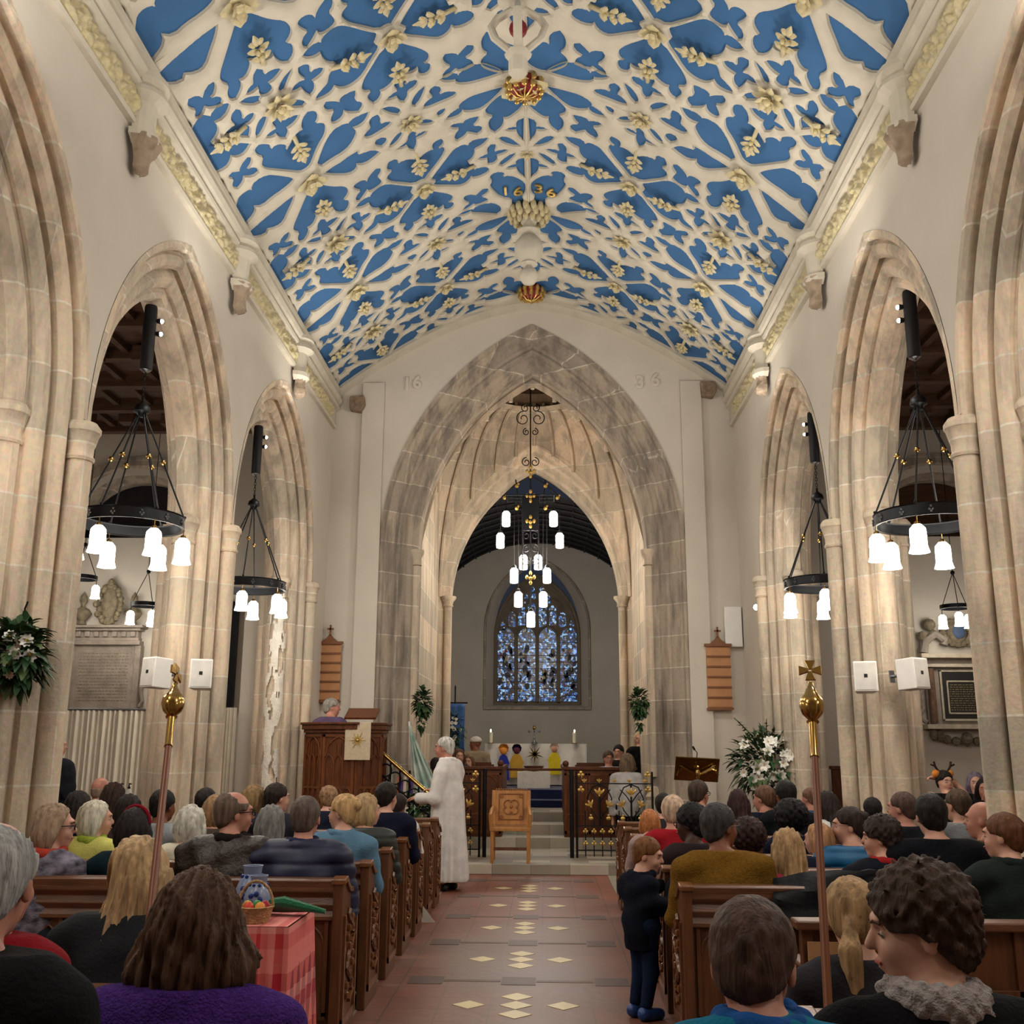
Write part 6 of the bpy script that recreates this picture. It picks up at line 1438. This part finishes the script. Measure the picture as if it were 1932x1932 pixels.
        q=MB(); q.T=F0; q.tube([(-.022,.093,-.056),(-.008,.101,-.053),(.008,.101,-.053),(.022,.093,-.056)],.0042,6); q.build('lips',LIP,t,smooth=True)
    if glasses:
        q=MB(); q.T=F0; r=.0028 if glasses=='thick' else .0012
        for sg in (-1,1):
            q.tube([(sg*.031+.022*cos(u),.104,.006+.017*sin(u)) for u in [2*PI*j/14 for j in range(14)]],r,5,closed=True); q.tube([(sg*.053,.103,.012),(sg*.075,.06,.013),(sg*.08,-.005,.01)],r,5)
        q.tube([(-.01,.105,.01),(.01,.105,.01)],r,5); q.build('spectacles',IRON if glasses=='thick' else STEEL,t)
    if extra: extra(t,F0,H,zs)
    NP_[0]+=1; return t
def headband(c):
    def f(t,F0,H,zs): q=MB(); q.T=F0; q.tube([(.094*cos(u),-.005,.04+.1*sin(u)) for u in [PI*j/16 for j in range(17)]],.011,6); q.build('headband',clothmat(c),t,smooth=True)
    return f
P=person
# ---- left foreground
P(-18,1668,2.15,-4,'balding','9a9a98','r','plain','17181a','bald grey-haired man in a black coat, cut by the bottom left corner',sh=.2,low='1c1c20')
P(4,1672,2.95,5,'short','8d7a5e','r','plain','7a141c','person in a dark red jumper behind the bald grey man at lower left',sh=.17)
P(268,1650,3.68,-6,'verylong','b0926b','p','plain','26292c','woman with very long blonde hair in a charcoal coat by the near left pew',sh=.2,roll=-14)
P(375,1752,2.5,4,'wavy','4d3626','p','knit','4a2a78','woman with thick brown bobbed hair in a purple fleece, nearest on the left',sh=.21,size=1.02,res=.0065,sdrop=.185)
# ---- left pews
P(103,1562,6.2,68,'bob','8b745f','p','plaid','3d3b45','woman with a ginger-fair bob and glasses in a grey checked coat, farthest left pew seat',glasses='thick',sh=.17,size=1.08,collar=('a33a2c','plain'))
P(182,1547,7.15,62,'bob','b8b3a2','p','plain','c3c06a','white-haired woman in a lemon yellow jumper, left pews',sh=.17,collar=('8ea23a','plain'))
P(255,1566,6.3,10,'bob','1c1512','p','plain','0d1f26','dark-haired woman with a crimson headband in dark teal, left pews',sh=.18,extra=headband('7c0f20'))
P(148,1525,8.0,0,'long','1f1815','p','plain','171c38','dark-haired person in navy behind the lemon yellow jumper',sh=.16)
P(190,1492,9.7,10,'bald','8f7b6c','r','plain','1c1c1e','bald pink-headed man far back in the left pews',sh=.17)
P(215,1506,8.9,10,'long','2c1a12','p','plain','4a3a34','woman with long chestnut brown hair beside the bald man, left pews',sh=.16)
P(243,1532,8.0,10,'long','1d1412','p','plain','3a2d2d','woman with very dark brown hair just behind the crimson headband',sh=.16)
P(308,1522,8.0,22,'short','15110f','b','plain','8c9299','young dark-haired man in a pale grey hoodie, left pews behind the staff',sh=.16)
P(362,1556,7.15,20,'wavy','b5b0a4','p','plain','c4bda8','woman with white wavy hair in a cream jumper, left pews',sh=.17)
P(388,1516,8.9,0,'short','17120f','p','plain','22252c','black-haired head showing above the fair brown hair, left pews',sh=.15)
P(408,1532,8.0,0,'bob','86694a','p','plain','4a4038','fair brown haired person half hidden by the man in the leather jacket',sh=.15)
P(442,1536,6.32,56,'balding','5c4c40','r','leather','2e241e','man with thick black glasses in a dark brown leather jacket',glasses='thick',sh=.235,size=1.06,collar=('1c1714','plain'))
P(480,1510,8.9,22,'bob','7a6040','p','plain','3c3c42','woman with long light brown hair, left pews near the third pier',sh=.16)
P(523,1507,8.85,48,'short','221812','p','plain','2b2b33','dark-haired man looking right, left pews in front of the pulpit',sh=.17,face=True)
P(512,1556,7.15,8,'long','6d6b68','p','plain','1b191c','woman with long grey hair in a black coat, between leather jacket and puffer jacket',sh=.17)
P(577,1545,6.3,4,'crop','54473f','r','puffer','23263f','man with cropped grey-brown hair in a navy quilted jacket',sh=.225,size=1.05,collar=('23263f','plain'))
P(620,1508,9.7,-10,'curly','8a6a4c','p','plain','1e2233','small curly light-brown head left of the blonde bun',sh=.14,size=.85)
P(648,1535,7.15,-68,'bun','b18e60','p','plain','587b93','woman with a blonde bun in a light denim blue jacket',sh=.185,collar=('587b93','plain'))
P(692,1530,8.0,52,'bob','9c815c','p','puffer','2c2f2b','woman with long dark blonde hair in an olive grey quilted jacket',sh=.17,face=True)
P(730,1505,8.9,26,'short','1d1613','p','plain','14172a','dark-haired man in a navy jumper, left pews by the aisle',sh=.19)
P(752,1520,9.7,10,'short','241a16','b','plain','d9d6d2','dark-haired child in a white shirt by the aisle, left pews',sh=.14,size=.85)
P(104,1408,10.3,72,'short','2a201a','r','plain','22242a','man standing in the left aisle, half hidden by the nearest pier',stand=True,sh=.19)
P(626,1336,13.5,78,'short','8b867e','r','plain','5a4a66','grey-haired woman in mauve standing in the pulpit',stand=True,floor=.75,sh=.16,feet=False)
# ---- right pews
P(1358,1561,6.33,56,'short','33302f','b','knit','7d5a1e','man with greying black hair and thin glasses in a mustard jumper',glasses='thin',sh=.225,size=1.08)
P(1304,1556,7.3,-60,'curly','0f0d0d','d','plain','2a2022','dark-skinned woman with short black curls and glasses in a dark brown coat',glasses='thick',sh=.16)
P(1270,1533,8.05,12,'short','b59a82','r','plain','8f1822','fair-haired person in a bright red jumper, right pews by the aisle',sh=.18)
P(1226,1551,8.9,5,'bob','a4683c','p','plain','a08a84','small ginger-haired child at the aisle end of a right pew',sh=.12,size=.8)
P(1252,1521,9.65,10,'short','1f1916','p','plain','302c30','dark-haired person behind the bright red jumper',sh=.15,size=.9)
P(1319,1499,9.65,42,'short','3a2c22','r','plain','1a1f30','man with black-rimmed glasses and a navy collar, right pews under the lectern',glasses='thick',sh=.18,face=True)
P(1392,1517,9.65,-5,'long','2c1716','p','plain','2f2b33','woman with long dark auburn hair below the white lilies',sh=.16)
P(1441,1508,10.0,-48,'short','5a3f2c','r','plain','191d2a','man with short ginger-brown hair in a dark suit looking left',sh=.18,face=True)
P(1482,1501,9.65,-12,'short','120f0f','b','plain','15161a','tall black-haired man next to the white lilies, right pews',sh=.19,size=1.05)
P(1492,1548,8.05,0,'afro','0c0a0b','d','plain','141826','person with a large black afro, right pews',sh=.16,size=.9)
P(1413,1585,7.2,15,'afro','2a1713','b','plain','26201f','person with big dark reddish-brown curls beside the mustard jumper',sh=.16,size=.85)
P(1486,1606,6.4,6,'long','9a7b56','p','plain','b23a52','woman with long straight fair hair in a coral pink top',sh=.19,size=1.02)
P(1543,1585,7.2,-55,'bob','9c7350','p','plain','1c2233','child with a strawberry-blond bob beside the upright staff',sh=.14,size=.85)
P(1562,1520,9.65,0,'long','241816','p','plain','c9c6c0','woman with long dark hair and a white collar near the second right pier',sh=.15)
P(1528,1508,10.4,-40,'short','6a4a3a','r','plain','41506a','small reddish head just behind the upright staff',sh=.14,size=.85)
P(1601,1560,7.2,-78,'bun','2a1d18','p','puffer','0d5a86','woman with dark hair and glasses in a bright blue quilted coat',glasses='thin',sh=.19,face=True)
P(1662,1583,6.4,-66,'curly','2c201c','p','plain','15171f','woman with short dark hair and a red scarf in a navy coat',sh=.2,face=True,collar=('9c2323','plain'),size=.98)
P(1646,1530,8.9,0,'short','141110','b','plain','202228','black-haired head low behind the woman in bright blue',sh=.14,size=.85)
P(1702,1527,7.95,-48,'crop','4b3830','r','plain','191a1f','man with shaved brown hair and a dark collar looking left',sh=.19,face=True)
P(1756,1541,6.4,0,'short','181210','p','knit','15161c','black-haired man in a thick black fleece, right pews',sh=.23,size=1.04)
P(1806,1521,8.05,-28,'crop','4a3a2a','p','plain','7c8084','man with clipped brown hair in a grey top, right pews',sh=.19)
P(1853,1549,7.2,-58,'bald','a08878','r','plain','4f4a34','bald pink-skinned man in an olive coat looking left',sh=.2,face=True,size=1.03)
P(1889,1534,8.05,0,'balding','b5aea2','r','plain','3a3a3a','white-haired head at the right edge behind the bald olive-coated man',sh=.16)
P(1872,1499,9.65,-10,'bald','8c6e60','r','plain','33353c','bald pink head farther back at the right edge',sh=.17)
P(1893,1580,5.85,-52,'short','5a3822','p','plain','1d2422','young man with short ginger hair in a dark green-grey jacket, right edge',sh=.2,face=True,collar=('1d2422','plain'))
# ---- right foreground
P(1422,1822,2.25,22,'short','47342a','r','plain','0f6480','brown-haired boy in a teal blue fleece, nearest at bottom right',sh=.165,size=1.0,tilt=-17,glasses='thin',sdrop=.165,collar=('1a4a86','plain'),lean=.02)
P(1738,1757,2.42,-76,'curly','3b2a20','p','plain','0f0f11','woman with brown curls and a chunky grey scarf in a black coat',sh=.22,size=1.03,face=True,collar=('a79e9a','knit'),tilt=-6)
P(1607,1730,3.75,8,'ponytail','9c7d58','p','plain','2c2a2e','girl with a long fair ponytail in a dark grey top, near right',sh=.17,size=1.02)
# ---- right transept group
def antlers(t,F0,H,zs):
    q=MB(); q.T=F0
    for sg in (-1,1): q.tube([(sg*.05,-.02,.11),(sg*.09,-.02,.17),(sg*.1,-.02,.22)],.012,6); q.tube([(sg*.09,-.02,.17),(sg*.14,-.02,.19)],.01,5)
    q.build('antler_headband',clothmat('3a2c26'),t,smooth=True); q=MB(); q.T=F0
    for sg in (-1,1): q.ball((sg*.08,-.03,.09),.045,10)
    q.build('orange_bobbles',clothmat('d9863a'),t,smooth=True)
P(1783,1476,11.7,170,'short','1c1816','p','plain','121214','person in black with raised arms and an orange-bobbled antler headband, right transept',stand=True,sh=.18,extra=antlers,arms=[[(-.18,-.05,1.1),(-.3,-.05,1.12),(-.5,-.0,1.08)],[(.18,-.05,1.1),(.12,.1,1.25),(-.05,.1,1.28)]])
P(1841,1478,12.4,-165,'bob','6f6470','p','plain','202024','woman with mauve-grey hair facing the nave, right transept group',stand=True,sh=.17,face=True)
P(1858,1490,11.9,-160,'bob','1f1715','r','plain','1c1c20','woman with curly black hair facing the nave, right transept group',stand=True,sh=.17,face=True,size=.95)
P(1886,1490,12.2,170,'bob','4a4446','p','plain','25252a','woman with dark grey hair and glasses, rightmost of the transept group',stand=True,sh=.17,face=True,glasses='thick',size=.95)
# ---- chancel
P(1182,1440,15.3,-25,'bob','6a5844','p','plain','b9b4b0','woman with big grey-brown hair in a white jumper behind the right screen gate',stand=True,floor=.13,sh=.18,low='101014',size=1.1)
P(1148,1432,16.6,170,'short','4c3c30','r','plain','a8b4c4','man in a pale top facing the nave over the right choir stall',stand=True,floor=.2,sh=.17,face=True)
P(1167,1420,17.0,-160,'short','1c1614','p','plain','2c2624','dark-haired man facing the nave behind the pale-topped man',stand=True,floor=.4,sh=.17,face=True)
P(1207,1395,17.6,-165,'long','c2a47a','p','plain','111114','blonde woman in black standing by the right side of the inner arch',stand=True,floor=.58,sh=.17,face=True)
P(897,1404,18.3,-120,'cap','d8d2c6','b','plain','8a7a64','person in a white knitted cap and tan coat bending by the altar, left',stand=True,floor=.58,sh=.2,lean=.05)
P(822,1446,15.4,-20,'short','1d1718','b','plain','10101c','dark-haired person in a black-navy coat behind the white-robed man',stand=True,floor=.13,sh=.2)
P(866,1428,16.8,160,'bob','5a4030','p','plain','3a3034','brown-haired woman peeping over the left choir stall, nearer the white-robed man',stand=True,floor=.3,sh=.15,face=True)
P(884,1438,16.9,-170,'bob','6a4c34','p','plain','4a3034','younger brown-haired girl peeping over the left choir stall',stand=True,floor=.3,sh=.14,face=True,size=.9)
# ---- the clergyman
hw=at(843,1412,12.35); Hc=hw.z
t=P(843,1412,12.35,-18,'short','b9b5ad','r','plain','d6d1cc','white-haired clergyman in a long white robe standing in the aisle',stand='robe',sh=.19,size=1.05,face=True,res=.0085,collar=('e2deda','plain'),
  arms=[[(-.19,-.05,Hc-.28),(-.24,-.02,Hc-.56),(-.25,.2,Hc-.56),(0,0,-1),.5],[(.17,-.05,Hc-.28),(.2,.04,Hc-.55),(.14,.24,Hc-.5),(0,0,-1),.5]])
t.rotation_euler=(0,0,math.radians(62)); 
b=at(1208,1614,6.78); Hb=b.z
t=P(1208,1614,6.78,52,'short','6b4426','p','plain','10141f','small brown-haired boy in a padded navy coat leaning on a pew end in the aisle',stand=True,X=.81,sh=.12,size=.88,face=True,low='16233c',res=.0075,tilt=-10,collar=('10141f','plain'),
  arms=[[(-.12,-.05,Hb-.2),(-.15,.03,Hb-.3),(-.06,.17,Hb-.19),(0,0,-1),1.0,(0,1,-.1)],[(.12,-.05,Hb-.25),(.14,.06,Hb-.3),(.06,.2,Hb-.12),(0,0,-1),1.0,(0,1,-.1)]])
t.rotation_euler=(0,0,math.radians(-58))

# ================================================================ lights, world, view
w=bpy.data.worlds.new('world'); sc.world=w; w.use_nodes=True; w.node_tree.nodes['Background'].inputs[0].default_value=(.05,.06,.09,1); w.node_tree.nodes['Background'].inputs[1].default_value=.3
WARM=(1,.945,.865)
def plight(name,loc,power,r=.25,col=WARM):
    l=bpy.data.lights.new(name,'POINT'); l.energy=power; l.color=col; l.shadow_soft_size=r; o=bpy.data.objects.new(name,l); COL.objects.link(o); o.location=loc; return o
for i,(x,y,z) in enumerate(LAMPS_AND_FILL): plight('lamp_and_fill_light',(x,y,z),LP[i] if i<len(LP) else 60,.3)  # lights of the chandeliers, plus the added altar and aisle fill
for i,(p,tg,e,r) in enumerate(NAVE_FILL):
    l=bpy.data.lights.new('nave_fill_light','AREA'); l.shape='DISK'; l.size=r; l.energy=e; l.color=WARM; o=bpy.data.objects.new('nave_fill_light',l); COL.objects.link(o); o.location=p  # added nave fill without a fixture, aimed both up and down
    o.rotation_euler=(V(tg)-V(p)).to_track_quat('-Z','Y').to_euler()
sc.view_settings.view_transform='Standard'; sc.view_settings.look='None'; sc.view_settings.exposure=EXPO; sc.view_settings.gamma=1; sc.view_settings.use_curve_mapping=False
cy=sc.cycles; cy.use_denoising=True
try: cy.denoiser='OPENIMAGEDENOISE'
except Exception: pass
cy.use_adaptive_sampling=True; cy.adaptive_threshold=.15; cy.adaptive_min_samples=16; cy.max_bounces=5; cy.diffuse_bounces=4; cy.glossy_bounces=3; cy.transmission_bounces=3; cy.sample_clamp_indirect=4; cy.caustics_reflective=False; cy.caustics_refractive=False
